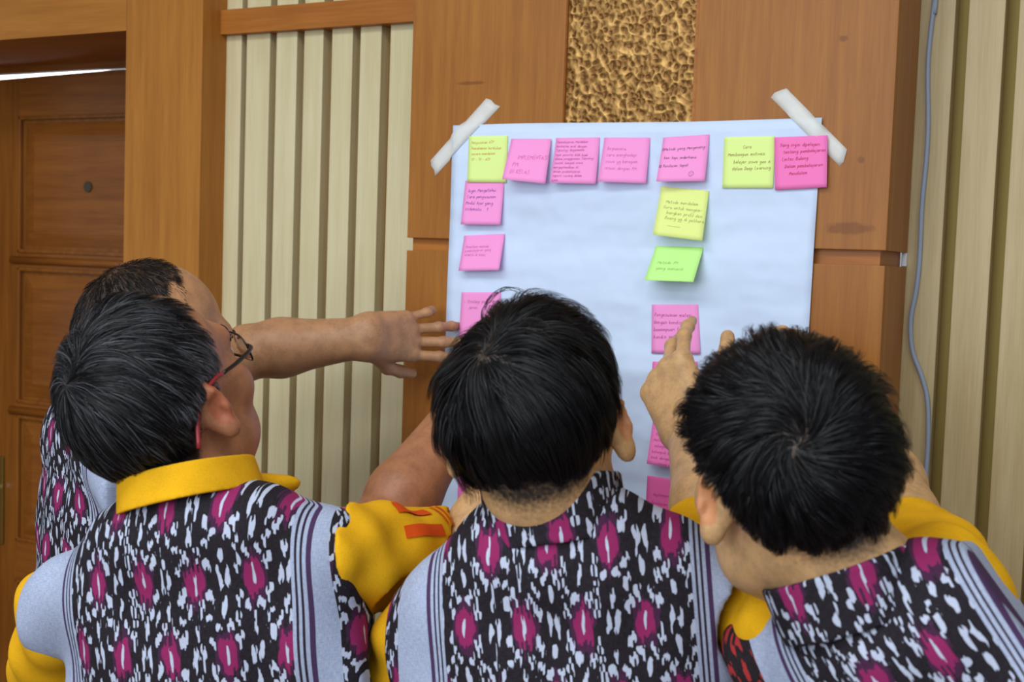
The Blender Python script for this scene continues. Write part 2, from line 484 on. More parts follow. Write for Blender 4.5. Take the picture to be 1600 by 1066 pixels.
# single-stroke handwriting: x-height 4, ascender 7, descender -3
G = {
 'a': '3.4,3.6 1.5,4 .3,2 1.2,.1 3,1.2 3.4,3.8 3.3,.2 3.9,0', 'b': '.5,7 .5,0|.5,2.6 2,4 3.3,2.4 2.4,.2 .5,.4', 'c': '3.2,3.4 1.6,4 .3,2 1.2,0 3.2,.6',
 'd': '3.3,3.4 1.5,3.9 .3,1.8 1.3,.1 3.2,1.4|3.4,7 3.3,0', 'e': '.4,2 3,2.3 2.6,3.9 1,3.6 .3,1.6 1.4,0 3.2,.7', 'f': '2.8,6.4 1.8,7 1.2,5.5 1,-1|.1,3.8 2.5,3.9',
 'g': '3.3,3.6 1.5,4 .3,2.2 1.4,.4 3.2,1.5 3.4,3.8 3.1,-2.2 1.5,-3 .3,-2.2', 'h': '.5,7 .4,0|.5,2.4 2,4 3.1,3 3.1,0', 'i': '.6,4 .6,.2 1.2,0|.6,5.6 .8,5.7',
 'j': '1.2,4 1,-2 0,-2.6|1.2,5.6 1.4,5.7', 'k': '.5,7 .4,0|2.8,3.9 .6,1.8 3,0', 'l': '.5,7 .4,.6 1.1,0', 'm': '.3,4 .3,0|.3,2.6 1.4,4 2.1,3.2 2.1,0|2.1,2.6 3.3,4 4.1,3 4.1,.2 4.6,0',
 'n': '.4,4 .4,0|.4,2.5 1.9,4 3,3 3,.3 3.6,0', 'o': '1.8,4 .4,2.2 1.6,0 3.2,1.8 1.8,4', 'p': '.5,4 .3,-3|.5,2.6 2,4 3.3,2.4 2.2,.2 .5,.6', 'r': '.5,4 .4,0|.5,2.4 1.6,3.8 2.7,3.8',
 's': '2.8,3.5 1.4,4 .7,3 2.5,1.5 1.8,.1 .3,.4', 't': '1.2,6.4 1.1,.6 2,0 2.6,.3|.1,4 2.4,4.1', 'u': '.4,4 .5,.8 1.8,0 3,1.4 3.1,4 3.1,.2 3.7,0', 'v': '.2,4 1.5,0 3,4', 'w': '.2,4 1.2,0 2.2,3.2 3.2,0 4.3,4',
 'x': '.3,4 3,0|3,4 .3,0', 'y': '.4,4 .6,1.2 1.8,.6 3.1,2|3.3,4 2.8,-2.2 1.4,-3 .3,-2', 'z': '.3,4 3,4 .3,0 3.1,.1', 'q': '3.3,3.6 1.5,4 .3,2 1.5,.2 3.2,1.6|3.4,4 3.2,-3',
 'A': '.2,0 2,6.8 3.8,0|.9,2.4 3.2,2.5', 'B': '.5,0 .6,6.8 3,6 2.6,4 .6,3.6 3.4,2.4 2.8,.2 .5,0', 'C': '3.6,5.8 2,6.8 .4,4 1.2,.4 3.6,.8', 'D': '.6,0 .6,6.7 3,5.6 3.6,3 2.6,.6 .6,0', 'E': '3.4,6.7 .6,6.7 .5,0 3.4,.1|.5,3.5 2.8,3.6',
 'G': '3.6,5.8 2,6.8 .4,4 1.2,.2 3.4,.8 3.5,3 2,3', 'I': '1,6.8 .9,0', 'J': '3,6.8 2.8,1 1.4,0 .3,1', 'K': '.5,6.8 .4,0|3.4,6.6 .6,3 3.4,0', 'L': '.6,6.8 .5,0 3.2,.1', 'M': '.3,0 .8,6.7 2.4,2 4,6.7 4.5,0',
 'N': '.4,0 .6,6.7 3.4,.1 3.6,6.8', 'P': '.5,0 .6,6.7 3,6.2 3,3.8 .6,3.2', 'R': '.5,0 .6,6.7 3,6.2 3,3.8 .6,3.3 3.4,0', 'S': '3.3,6 1.8,6.8 .6,5.2 3.2,2.4 2.2,.1 .3,.8', 'T': '2,6.7 1.9,0|.1,6.6 3.9,6.8', 'Y': '.3,6.8 1.9,3.4|3.7,6.8 1.5,0', 'O': '2,6.8 .4,4 1.8,0 3.6,3 2,6.8',
 '-': '.3,2.4 2.4,2.5', '.': '.4,.2 .7,0', ',': '.6,.4 .2,-1', '1': '.3,5.4 1.2,6.6 1.1,0', '2': '.4,5.4 1.8,6.6 2.8,5 .4,.1 3.2,.1', '(': '1.4,7 .4,3.4 1.4,-.6', ')': '.4,7 1.4,3.4 .4,-.6', ':': '.5,3 .7,3.1|.5,.3 .7,.4',
 '@': '2,6.2 -.3,4.4 -.2,1 2,-.6 4.2,1 4.3,4.4 2,6.2|1.4,4.2 2,4.8 1.9,.9', '#': '2,6.2 -.3,4.4 -.2,1 2,-.6 4.2,1 4.3,4.4 2,6.2|1.1,3.9 2,4.7 2.7,3.8 1.2,.9 2.9,.9',
 '*': '2,6 2.9,3.4 .6,5 3.4,5.1 1.1,3.3 2,6|2,3 2,0 1.2,1', '%': '3.5,10 -1,8 -2,3.5 -.5,-.5 3,-2 8,0 9.5,4 8,8.5 3.5,10|1.4,5.6 2,6.6 2.6,5.6|5,5.8 5.7,6.8 6.4,5.8|2.6,2.2 4,1.4 5.4,2.4',
}


def text_ribbons(lines, surf, size, x0, y0, lead, slant, jit, wid, seed):
    """flat ink strokes laid on surf(u, v) -> point, normal; u right, v down from the note's top, metres"""
    r = random.Random(seed); V, F = [], []
    for li, ln in enumerate(lines):
        dx = 0.0; sz = size
        if isinstance(ln, tuple): ln, dx, sz = ln[0], ln[1], size * (ln[2] if len(ln) > 2 else 1)
        x = x0 + dx + r.uniform(-.0006, .0006); yb = y0 + li * lead
        tilt = r.uniform(-.02, .03)
        for chn in ln:
            if chn == ' ': x += sz * 3.6; continue
            if chn == '_':
                chn = None; stro = [[(0, -2), (26, -2.6)]]; wd_ = 26
            else:
                stro = [[tuple(map(float, q.split(','))) for q in part.split()] for part in G.get(chn, G['n']).split('|')]
                wd_ = max(p[0] for s in stro for p in s)
            jx, jy = r.uniform(-.3, .3), r.uniform(-jit, jit)
            for s in stro:
                if len(s) > 2:                                   # round the corners once
                    q = [s[0]]
                    for i in range(len(s) - 1):
                        a, b = s[i], s[i + 1]
                        q += [(.75 * a[0] + .25 * b[0], .75 * a[1] + .25 * b[1]), (.25 * a[0] + .75 * b[0], .25 * a[1] + .75 * b[1])]
                    s = q + [s[-1]]
                pts = []
                for gx, gy in s:
                    u = x + (gx + jx + slant * gy) * sz
                    v = yb - (gy + jy) * sz - (x - x0) * tilt
                    pts.append((u, v))
                for i, (u, v) in enumerate(pts):
                    a = pts[max(0, i - 1)]; b = pts[min(len(pts) - 1, i + 1)]
                    tx, ty = b[0] - a[0], b[1] - a[1]
                    L = math.hypot(tx, ty) or 1
                    nx_, ny_ = -ty / L * wid * .42, tx / L * wid * .42
                    for sg in (1, -1):
                        V.append(surf(u + sg * nx_, v + sg * ny_))
                    if i:
                        k = len(V)
                        F.append((k - 4, k - 3, k - 1, k - 2))
            x += (wd_ + 1.0) * sz
    return V, F


INK = {k: mat(k + '_ink', c, .6, .2) for k, c in dict(orange=(214, 132, 40), magenta=(198, 60, 138), red=(178, 24, 60), black=(104, 70, 78), violet=(96, 40, 150), faint=(196, 96, 160), brown=(150, 100, 40), grey=(140, 140, 90), green=(120, 170, 80), plum=(172, 56, 128)).items()}
NOTE = {}
for k, c in dict(pink=(255, 160, 222), hotpink=(255, 132, 200), lemon=(232, 255, 158), yellow=(234, 248, 150), green=(200, 255, 150), deep=(244, 108, 176)).items():
    NOTE[k] = mat(k + '_note_paper', c, .7, .15)


def note(cs, color, label, ink, lines, size=.00072, x0=.005, y0=.014, lead=.0075, slant=.12, wid=.0005, lift_min=.0008, jit=.25, seed=0, lay=0, lifts=None):
    cs = [np.array(c, float) for c in cs]
    y_top = paperY(0, 0) - .0006 - lay * .0012
    A, B = W(*cs[0], y_top), W(*cs[1], y_top)
    def lifted(px, X):                        # the lower corner hangs below the upper one: solve for its distance from the sheet
        lo, hi = lift_min, .05
        f = lambda h: W(*px, y_top - h)[0] - X
        if f(lo) > 0 and f(hi) > 0: return lo if abs(f(lo)) < abs(f(hi)) else hi
        if f(lo) < 0 and f(hi) < 0: return lo if abs(f(lo)) < abs(f(hi)) else hi
        s = 1 if f(hi) > f(lo) else -1
        for _ in range(30):
            m_ = (lo + hi) / 2
            if f(m_) * s < 0: lo = m_
            else: hi = m_
        return (lo + hi) / 2
    hC = lifts[1] if lifts else lifted(cs[2], B[0]); hD = lifts[0] if lifts else lifted(cs[3], A[0])
    C_, D_ = W(*cs[2], y_top - hC), W(*cs[3], y_top - hD)
    wN, hN = (np.linalg.norm(B - A) + np.linalg.norm(C_ - D_)) / 2, (np.linalg.norm(D_ - A) + np.linalg.norm(C_ - B)) / 2
    def S(s, t, off=0.0):
        p = (A * (1 - s) + B * s) * (1 - t) + (D_ * (1 - s) + C_ * s) * t
        h = hD * (1 - s) + hC * s
        prof = t ** 1.25 if t > 0 else 0
        e = prof if t < .14 else (.14 ** 1.25 + (t - .14) * (1 - .14 ** 1.25) / .86)
        y = y_top - h * e
        return (p[0], y - off, p[2])
    ts = [0, .05, .1, .15, .2, .3, .45, .6, .75, .9, 1]
    V = [S(i / 8, t) for t in ts for i in range(9)]
    F = [(j * 9 + i, (j + 1) * 9 + i, (j + 1) * 9 + i + 1, j * 9 + i + 1) for j in range(len(ts) - 1) for i in range(8)]
    o = mesh_obj('sticky_note', V, F, NOTE[color], None, True)
    m_ = o.modifiers.new('thick', 'SOLIDIFY'); m_.thickness = .00025; m_.offset = 1
    tag(o, label, 'sticky note', 'sticky notes on the flip chart sheet')
    if lines:
        tv, tf = text_ribbons(lines, lambda u, v: S(u / wN, min(1.0, max(0, v / hN)), .0006), size, x0, y0, lead, slant, jit, wid, seed)
        mesh_obj('handwriting', tv, tf, INK[ink], o)
    return o


note([(732.9, 212.9), (793.7, 211.9), (791, 285.5), (729.8, 284.8)], 'lemon', 'yellow note with orange writing, first in the top row of notes', 'orange',
     ['Penyusunan ATP', 'Pemahaman kurikulum', 'secara mendalam', 'CP - TP - ATP'], .00068, .006, .013, .0092, seed=1, lay=1)
note([(798.7, 216.9), (861.2, 216.9), (852, 287.2), (784.5, 280)], 'pink', 'pink note reading IMPLEMENTASI PM DI KELAS in the top row', 'magenta',
     [('IMPLEMENTASI', .008), ('PM', .002, 1.1), ('DI KELAS', 0)], .00105, .010, .036, .0125, .1, .00055, seed=2, lay=2)
note([(869, 215.6), (937.2, 214.6), (931, 287.8), (858.8, 285.5)], 'pink', 'pink note filled with ten lines of red writing in the top row', 'plum',
     ['Pembelajaran Mendalam', 'berkaitan erat dengan', 'Teknologi. Bagaimana', 'agar peserta didik bijak', 'dalam penggunaan Teknologi', 'Contoh: banyak siswa', 'mengoptimalkan AI', 'dalam pembelajaran', 'seperti curang dalam', 'ujian'], .00060, .003, .009, .0069, seed=3)
note([(944.2, 215), (1016, 215), (1009.2, 286.9), (933.9, 283.7)], 'pink', 'pink note with faint writing headed Bagaimana in the top row', 'faint',
     ['Bagaimana', 'cara menghadapi', 'siswa yg beragam', 'sesuai dengan PM'], .00078, .008, .020, .0105, seed=4)
note([(1036.3, 215), (1108.6, 210), (1101.3, 283.2), (1025.3, 283.7)], 'pink', 'pink note with dark writing and a circled smiley face', 'black',
     ['@Metode yang Menyenang-', (' kan tapi sederhana', .003), '# Penilaian tepat', ('%', .048, .95)], .00068, .0015, .022, .0135, seed=5, wid=.0006)
note([(1131.6, 214.5), (1211.4, 212.7), (1207.9, 294.1), (1128.5, 294.1)], 'lemon', 'yellow note with brown writing next to the last pink note of the top row', 'brown',
     [('Cara', .022), 'Membangun motivasi', (' belajar siswa gen A', .006), (' dalam Deep Learning', .004)], .00074, .007, .018, .0105, .2, .00055, seed=6)
note([(1210, 214.7), (1293.2, 211.3), (1291.8, 292.8), (1210.7, 297.2)], 'hotpink', 'pink note with red writing overhanging the sheet edge, last in the top row', 'red',
     ['Yang ingin dipelajari:', (' tentang pembelajaran', .002), (' Lintas Bidang', .001), (' Dalam pembelajaran', .004), ('  Mendalam', .008)], .00074, .008, .014, .0103, .2, .0006, seed=7, lay=1)
note([(727.2, 282), (788.2, 282), (781.6, 351.7), (719.7, 350.8)], 'pink', 'pink note with purple writing directly below the first yellow note', 'violet',
     [('Ingin Mengetahui', .002), 'Cara penyusunan', 'Modul Ajar yang', 'sistematis   *'], .00082, .006, .020, .0100, .15, .0006, seed=8)
note([(725.3, 368.3), (788.6, 365.5), (779.7, 422.2), (716.4, 423.2)], 'pink', 'pink note with faint small writing curling off the sheet, third in the left column', 'faint',
     ['Pemilihan metode', 'pembelajaran yang', 'efektif di kelas'], .00068, .007, .022, .0068, seed=9)
note([(721.3, 456.7), (782.6, 456.7), (780, 530), (716.6, 530)], 'pink', 'pink note half hidden by the middle person\'s hair, with writing Strategi', 'plum',
     ['- Strategi pembela-', ('  jaran', .004)], .00080, .006, .018, .0095, seed=10)
note([(716.5, 719), (780, 719), (778, 790), (714.7, 789)], 'hotpink', 'pink note beside the middle person\'s raised forearm, low on the left column', 'plum',
     ['- Strategi membaca', '', '- Penerapan', ' pengajar', ' Buku', ' Apa'], .00076, .004, .015, .0096, seed=11)
note([(711.3, 796), (775, 796), (773, 866), (708.5, 866)], 'hotpink', 'pink note almost hidden behind the sleeve at the bottom of the left column', 'plum', None, seed=12)
note([(1033, 291.2), (1107.7, 298.3), (1097.2, 376.5), (1020, 366.9)], 'yellow', 'tilted yellow note with grey writing below the smiley note', 'grey',
     [('Metode mendalam', .003), 'Guru untuk mengem-', (' bangkan profil dan', .004), (' Ruang yg di pelihara', .003), ('_', .012)], .00078, .009, .026, .0085, .15, .0005, seed=13)
note([(1024.3, 384.5), (1098.8, 386.5), (1083.3, 440.8), (1006.7, 437.9)], 'green', 'light green note curling off the sheet in the middle column', 'green',
     ['Metode PM', 'yang menarik'], .00085, .012, .034, .0105, .12, .0005, seed=14)
note([(1018.6, 475.9), (1091.2, 475.9), (1094, 553.5), (1017.8, 552.3)], 'pink', 'pink note under the fingertip of the raised hand', 'plum',
     ['Penyesuaian materi', 'dengan kondisi siswa', 'kemampuan fisik dan', 'kondisi geografis'], .00082, .004, .018, .0115, .1, .0006, seed=15)
note([(1019.8, 565), (1090, 565), (1086, 640), (1013.6, 640)], 'hotpink', 'pink note behind the raised hand and wrist', 'plum', None, seed=16)
note([(1021, 650.5), (1092, 653), (1084, 737), (1010.3, 724.8)], 'hotpink', 'pink note with seven lines of writing beside the raised forearm', 'plum',
     ['- Implementasi', '  Penilaian', ' Metode yang', '  sebagai kebiasaan', ' kelompok berjalan', ' baik dengan buku teks', '      siswa yg lain'], .00070, .003, .022, .0092, .1, .0005, seed=17)
note([(1011.6, 743.3), (1087, 754), (1084, 835), (1007, 824)], 'deep', 'darker pink note lowest in the middle column, above the grey vest shoulder', 'plum',
     ['- Implementasi dua siswa', ' Penilaian  siswa'], .00080, .006, .030, .0130, seed=18)
# ------------------------------------------------------------------ signed-distance modelling of people
f32 = np.float32


def smin(a, b, k):
    if k <= 0: return np.minimum(a, b)
    h = np.maximum(k - np.abs(a - b), 0) / k
    return np.minimum(a, b) - h * h * k * f32(.25)


def smax(a, b, k): return -smin(-a, -b, k)


def caps(a, b, ra, rb):
    a = np.array(a, f32); b = np.array(b, f32); ab = b - a; L = float(ab @ ab) + 1e-12
    def f(p):
        h = np.clip((p - a) @ ab / L, 0, 1).astype(f32)
        return np.linalg.norm(p - a - h[:, None] * ab, axis=1) - (ra + (rb - ra) * h)
    return f


def ell(c, r, ax=None):
    c = np.array(c, f32); r = np.array(r, f32); ax = None if ax is None else np.array(ax, f32)
    def f(p):
        q = p - c
        if ax is not None: q = q @ ax.T
        k0 = np.linalg.norm(q / r, axis=1); k1 = np.linalg.norm(q / (r * r), axis=1) + 1e-9
        return k0 * (k0 - 1) / k1
    return f


def sphere(c, r):
    c = np.array(c, f32)
    return lambda p: np.linalg.norm(p - c, axis=1) - r


def union(items):
    """items: (f, k) blended in order; k < 0 carves"""
    def g(p):
        d = items[0][0](p)
        for f, k in items[1:]:
            d = smax(d, -f(p), -k) if k < 0 else smin(d, f(p), k)
        return d
    return g


def local(f, origin, ax):
    o = np.array(origin, f32); A = np.array(ax, f32)
    return lambda p: f((p - o) @ A.T)


def near(f, c, r):
    """evaluate f only within r of c"""
    c = np.array(c, f32)
    def g(p):
        d0 = np.linalg.norm(p - c, axis=1)
        out = (d0 - r + .03).astype(f32)
        m = d0 < r
        if m.any(): out[m] = f(p[m])
        return out
    return g


def mesh_sdf(f, lo, hi, h, adapt=0.0):
    lo = np.array(lo, float); hi = np.array(hi, float); B = 4
    n = np.ceil((hi - lo) / (h * B)).astype(int) + 1
    g = [lo[i] + (np.arange(n[i]) + .5) * B * h - h / 2 for i in range(3)]
    Cg = np.stack(np.meshgrid(*g, indexing='ij'), -1).reshape(-1, 3).astype(f32)
    d = np.concatenate([f(Cg[i:i + 400000]) for i in range(0, len(Cg), 400000)]).reshape(n)
    arr = np.repeat(np.repeat(np.repeat(np.where(d > 0, f32(3 * h), f32(-3 * h)), B, 0), B, 1), B, 2).astype(f32)
    idx = np.argwhere(np.abs(d) < h * B * 1.5)
    off = np.stack(np.meshgrid(*[np.arange(B)] * 3, indexing='ij'), -1).reshape(-1, 3)
    vox = (idx[:, None, :] * B + off[None]).reshape(-1, 3)
    pts = (lo + vox * h).astype(f32)
    val = np.concatenate([f(pts[i:i + 300000]) for i in range(0, len(pts), 300000)])
    arr[vox[:, 0], vox[:, 1], vox[:, 2]] = np.clip(val, -3 * h, 3 * h)
    grid = openvdb.FloatGrid(3 * h)
    grid.copyFromArray(arr)
    if adapt > 0:
        v, t, q = grid.convertToPolygons(0.0, adapt)
        fc = np.concatenate([t, q[:, [0, 1, 2]], q[:, [0, 2, 3]]]) if len(q) else t
    else:
        v, fc = grid.convertToQuads(0.0)
    v = lo + np.asarray(v) * h
    return v, np.asarray(fc)[:, ::-1].astype(np.int32)


def frame(fwd, up):
    y = np.array(fwd, float); y /= np.linalg.norm(y)
    z = np.array(up, float); z = z - y * (z @ y); z /= np.linalg.norm(z)
    return np.array([np.cross(y, z), y, z])          # rows: right, forward, up


def head_sdf(ear=True, sx=1.0):
    it = [(ell((0, 0, .045), (.076 * sx, .095, .085)), 0),
          (ell((0, -.030, .018), (.070 * sx, .066, .068)), .03),
          (ell((0, .042, -.025), (.060 * sx, .058, .078)), .03),
          (ell((0, .055, -.075), (.046, .038, .034)), .03),
          (sphere((0, .083, -.088), .015), .025),
          (caps((-.034, .086, .036), (.034, .086, .036), .014, .014), .02)]
    for s in (-1, 1):
        it += [(sphere((s * .046, .064, -.012), .022), .025), (ell((s * .048, .020, -.062), (.018, .030, .026)), .03)]
        it += [(sphere((s * .031, .103, .013), .013), -.012)]
        it += [(ell((s * .031, .0865, .013), (.0125, .011, .0105)), .003)]
    it += [(caps((0, .094, .022), (0, .114, -.018), .008, .012), .014), (sphere((.012, .102, -.022), .009), .008), (sphere((-.012, .102, -.022), .009), .008),
           (caps((-.02, .092, -.047), (.02, .092, -.047), .006, .006), .008), (caps((-.016, .092, -.056), (.016, .092, -.056), .0068, .0068), .006)]
    for s in (-1, 1) if ear else ():
        c = (s * .080 * sx, -.010, .004)
        R_ = np.array([[s * .80, -.58, .08], [s * .58, .80, .16], [-s * .10, -.16, .98]])
        R_ = np.array([R_[0] / np.linalg.norm(R_[0]), R_[1], R_[2]])
        y_ = R_[1] - R_[0] * (R_[1] @ R_[0]); y_ /= np.linalg.norm(y_); R_ = np.array([R_[0], y_, np.cross(R_[0], y_)])
        if R_[2][2] < 0: R_[2] = -R_[2]
        e = union([(ell((0, 0, .004), (.0085, .019, .031), None), 0), (ell((0, .004, -.026), (.0075, .011, .012)), .008),
                   (ell((.0095, .003, .007), (.0085, .0135, .022)), -.004), (sphere((.0085, .008, -.004), .0075), -.004),
                   (caps((.004, .012, .020), (.003, -.004, .014), .003, .0025), .004), (caps((.003, -.004, .014), (.003, -.006, -.010), .0025, .003), .004),
                   (ell((.003, .0135, -.004), (.004, .004, .007)), .004)])
        it.append((near(local(e, c, R_), c, .06), .006))
    return union(it)


def hairline(q):
    """height over the hairline of local head points (positive: hair)"""
    th = np.degrees(np.arctan2(np.abs(q[:, 0]), q[:, 1]))
    z = np.interp(th, [0, 35, 55, 68, 76, 84, 92, 104, 118, 135, 160, 180], [.088, .080, .052, .022, -.012, .012, .034, .020, -.030, -.058, -.072, -.076])
    return q[:, 2] - z


HP = dict(ix=(.028, .094, .044, .027, .022, .0094), mi=(.006, .098, .048, .030, .022, .0096), ri=(-.015, .093, .045, .028, .022, .0090), pi=(-.034, .083, .036, .021, .019, .0080))


def hand_sdf(curls, spread=(0.10, 0.03, -.04, -.14), thumb=((.62, .62, -.30), (.45, .85, -.25), (.30, .92, -.2)), mirror=1, scale=1.0):
    """local frame: y along the fingers, z out of the back of the hand, x to the thumb; curls: per finger three bends"""
    m = np.array([mirror, 1, 1.])
    pal = [(caps(m * (-.016, 0, 0), m * (.016, 0, 0), .019, .019), 0)]
    for k in ('ix', 'mi', 'ri', 'pi'):
        h = HP[k]
        pal.append((caps(m * (h[0] * .55, .012, 0), m * (h[0], h[1] - .006, .002), .0165, .0125), .022))
    pal.append((ell(m * (.020, .038, -.012), (.020, .034, .017)), .02))
    pal.append((ell(m * (-.022, .040, -.010), (.016, .034, .015)), .02))
    fs, nails = [], []
    for n, (k, cu) in enumerate(zip(('ix', 'mi', 'ri', 'pi'), curls)):
        h = HP[k]; p = np.array((h[0], h[1], .001)); a = 0.0; r = h[5]; it = []
        sp = spread[n]
        it.append((sphere(m * (p + (0, -.003, .0045)), r * 1.10), 0))
        for j in range(3):
            a += cu[j]
            dv = np.array((math.sin(sp) * math.cos(a), math.cos(sp) * math.cos(a), -math.sin(a)))
            q = p + dv * h[2 + j]
            it.append((caps(m * p, m * q, r, r * (.93 if j < 2 else .84)), .004))
            if j < 2: it.append((sphere(m * (q + (0, 0, .0008)), r * 1.0), .004))
            p = q; r *= (.93 if j < 2 else .84)
        up = np.array((0, math.sin(a), math.cos(a)))
        nails.append((m * (p + up * r * .78 - dv * .003), m * dv, m * up, r))
        fs.append(union(it))
    p = np.array((.026, .022, -.008)); it = []; r = .0135
    for L, dv in zip((.044, .033, .027), thumb):
        dv = np.array(dv, float); dv /= np.linalg.norm(dv)
        q = p + dv * L
        it.append((caps(m * p, m * q, r, r * .86), .006)); p = q; r *= .88
    up = np.cross(dv, (0, 0, 1.0)); up /= np.linalg.norm(up); up = up * .55 + np.array((0, 0, .8)); up /= np.linalg.norm(up)
    nails.append((m * (p + up * r * .8 - dv * .003), m * dv, m * up, r))
    fs.append(union(it))
    P0 = union(pal)
    def g(q):
        q = q / f32(scale)
        d0 = P0(q); d = d0
        for f in fs: d = np.minimum(d, smin(d0, f(q), .006))
        return d * scale
    return g, nails


BUILT = []                                                  # solids of the people already built: cloth presses, it does not pass through


def pressed(f, own_, to_world=None, gap=.004):
    prev = [b for b in BUILT if b[0] is not own_]
    def g(p):
        d = f(p)
        w = p if to_world is None else to_world(p).astype(f32)
        for _, q, lo, hi in prev:
            m = ((w > lo) & (w < hi)).all(1) & (d < .05)
            if m.any(): d[m] = np.maximum(d[m], gap - q(w[m]))
        return d
    return g


def built(own_, f, v):
    BUILT.append((own_, f, v.min(0).astype(f32) - f32(.02), v.max(0).astype(f32) + f32(.02)))


# ------------------------------------------------------------------ cloth and skin materials
def skin_mat(name, rgb, rough=.48):
    m = mat(name, rgb, rough, .4); nt = nt_of(m)
    b = nt.nodes['Principled BSDF']
    b.inputs['Subsurface Weight'].default_value = .12
    b.inputs['Subsurface Radius'].default_value = (.008, .003, .0015)
    a = noise(nt, objco(nt), 55, 3); c = noise(nt, objco(nt), 260, 2)
    sc = X(nt, attr(nt, 'scalp', 'Fac'))
    col = mixc(nt, (a * .7 + c * .3).sm(.35, .7), lin(rgb), lin(tuple(v * .86 for v in rgb)))
    sp = (sc + (c - .5) * .5).sm(.1, .9)
    red = X(nt, attr(nt, 'flush', 'Fac'))
    col = mixc(nt, red, col, lin((rgb[0] * .98, rgb[1] * .74, rgb[2] * .70)))
    base(m, mixc(nt, sp, col, lin((30, 26, 26))))
    bump(m, c * .6 + a, .12, .0012)
    return m


def weave(nt, uv, su=1400, sv=1400):
    w = noise(nt, comb_scale(nt, uv, (su, sv * .12, 1)), 1, 1)
    w2 = noise(nt, comb_scale(nt, uv, (su * .12, sv, 1)), 1, 1)
    return w, w2


def comb_scale(nt, vec, s):
    mp = nt.nodes.new('ShaderNodeMapping'); nt.links.new(vec, mp.inputs[0]); mp.inputs['Scale'].default_value = s
    return mp.outputs[0]


def ikat_mat(name, seed=0.0, w0=.135, arm=.20, red=False, plain=True, scale=1.0, side=0, trimw=.022):
    """black cloth with ragged white splotches and magenta ovals; striped borders, grey linen sides, patterned armhole trim"""
    m = mat(name, (60, 50, 60), .85, .12); nt = nt_of(m)
    uv = attr(nt, 'cloth'); u, v, e = sep(nt, uv)
    nz = noise(nt, comb_scale(nt, uv, (70, 55, 1)), 1, 2)
    nz2 = noise(nt, comb_scale(nt, uv, (26, 26, 1)), 1, 2)
    nz3 = noise(nt, comb_scale(nt, uv, (520, 40, 1)), 1, 1)
    wn = nt.nodes.new('ShaderNodeTexWhiteNoise'); wn.noise_dimensions = '1D'
    nt.links.new(((u / .0021).fl() + seed).k, wn.inputs['W'])
    col = X(nt, wn.outputs['Value'])
    us = u + (nz2 - .5) * .010 + seed * .013
    vs = v + (col - .5) * .0125 + (nz - .5) * .018 + seed * .031
    a, b = .058 * scale, .150 * scale
    p = ((us / a + .5).fr() - .5).ab() * a
    q = ((vs / b + .5).fr() - .5).ab() * b
    flip = (p / (a / 2) + q / (b / 2)).gt(1.0)
    p2, q2 = p * -1.0 + a / 2, q * -1.0 + b / 2
    p = p + (p2 - p) * flip; q = q + (q2 - q) * flip
    p = p / scale; q = q / scale
    def el(cx, cy, rx, ry): return ((p - cx) / rx).sq() + ((q - cy) / ry).sq()
    white = el(.0140, .0165, .0050, .0066)
    for c in ((.0062, .0285, .0042, .0056), (.0258, .0040, .0034, .0088), (.0140, .0385, .0036, .0056), (.0000, .0480, .0032, .0092), (.0215, .0265, .0026, .0044)):
        white = white.mn(el(*c))
    white = (white + (nz3 - .5) * 1.1 + (nz - .5) * 1.8).lt(.72)
    mag = (el(0, 0, .0098, .0175) + (nz3 - .5) * .5).lt(1.0)
    core = (el(0, 0, .0016, .0095) + (nz3 - .5) * 1.5).lt(1.0)
    fuzz = (el(0, .004, .013, .024) + (nz3 - .5) * 1.2 + (nz - .5) * 2).lt(.9)
    blk = lin((25, 19, 25)); wht = lin((192, 200, 222)); mg = lin((146, 30, 92)); mg2 = lin((66, 26, 60)); grey = lin((172, 176, 188)); prp = lin((72, 46, 84))
    c = mixc(nt, fuzz, blk, mg2); c = mixc(nt, white, c, wht); c = mixc(nt, mag, c, mg); c = mixc(nt, core, c, wht)
    w, w2 = weave(nt, uv)
    wv = (w * .5 + w2 * .5).sm(.2, .8)
    if plain:
        au = (u + (col - .5) * .0004).ab()
        g = mixc(nt, (w * .5 + w2 * .5).sm(.36, .68), lin((152, 164, 194)), lin((194, 204, 226)))
        t = au - w0
        st = t.gt(.0035) * t.lt(.0055); st2 = t.gt(.0085) * t.lt(.0105); st3 = t.gt(.0140) * t.lt(.0185)
        inkat = t.lt(0.0)
        cc = mixc(nt, inkat, g, c)
        cc = mixc(nt, (st + st2).mn(1.0), cc, lin((44, 30, 46))); cc = mixc(nt, st3, cc, prp)
        tc = c
        if red: tc = mixc(nt, mag.mx(white), lin((26, 18, 20)), lin((170, 44, 42)))
        c = mixc(nt, e.lt(trimw) * t.gt(.02) * (u * float(side)).gt(0.0), cc, tc) if side else cc
    fin = mixc(nt, wv * .22, c, lin((90, 88, 96)))
    base(m, fin)
    bump(m, w + w2, .18, .0008)
    return m


def cloth_mat(name, rgb, rough=.9):
    m = mat(name, rgb, rough, .1); nt = nt_of(m)
    a = noise(nt, objco(nt), 900, 1); c = noise(nt, objco(nt), 30, 3)
    base(m, mixc(nt, (a * .5 + c * .5).sm(.35, .7), lin(rgb), lin(tuple(v * .9 for v in rgb))))
    bump(m, a + c * .4, .2, .001)
    return m


def set_attr(o, name, data, kind='FLOAT'):
    at = o.data.attributes.new(name, kind, 'POINT')
    at.data.foreach_set('value' if kind == 'FLOAT' else 'vector', np.ascontiguousarray(data, np.float32).ravel())


# ------------------------------------------------------------------ hair
def hair_mat(name, rgb, grey=0.0, rough=.40, warm=(0, 0, 0)):
    m = mat(name, rgb, rough, .26); nt = nt_of(m)
    g = X(nt, attr(nt, 'tone', 'Fac'))
    base(m, mixc(nt, g, lin(rgb), lin((140, 142, 150) if grey else (40, 35, 33))))
    return m


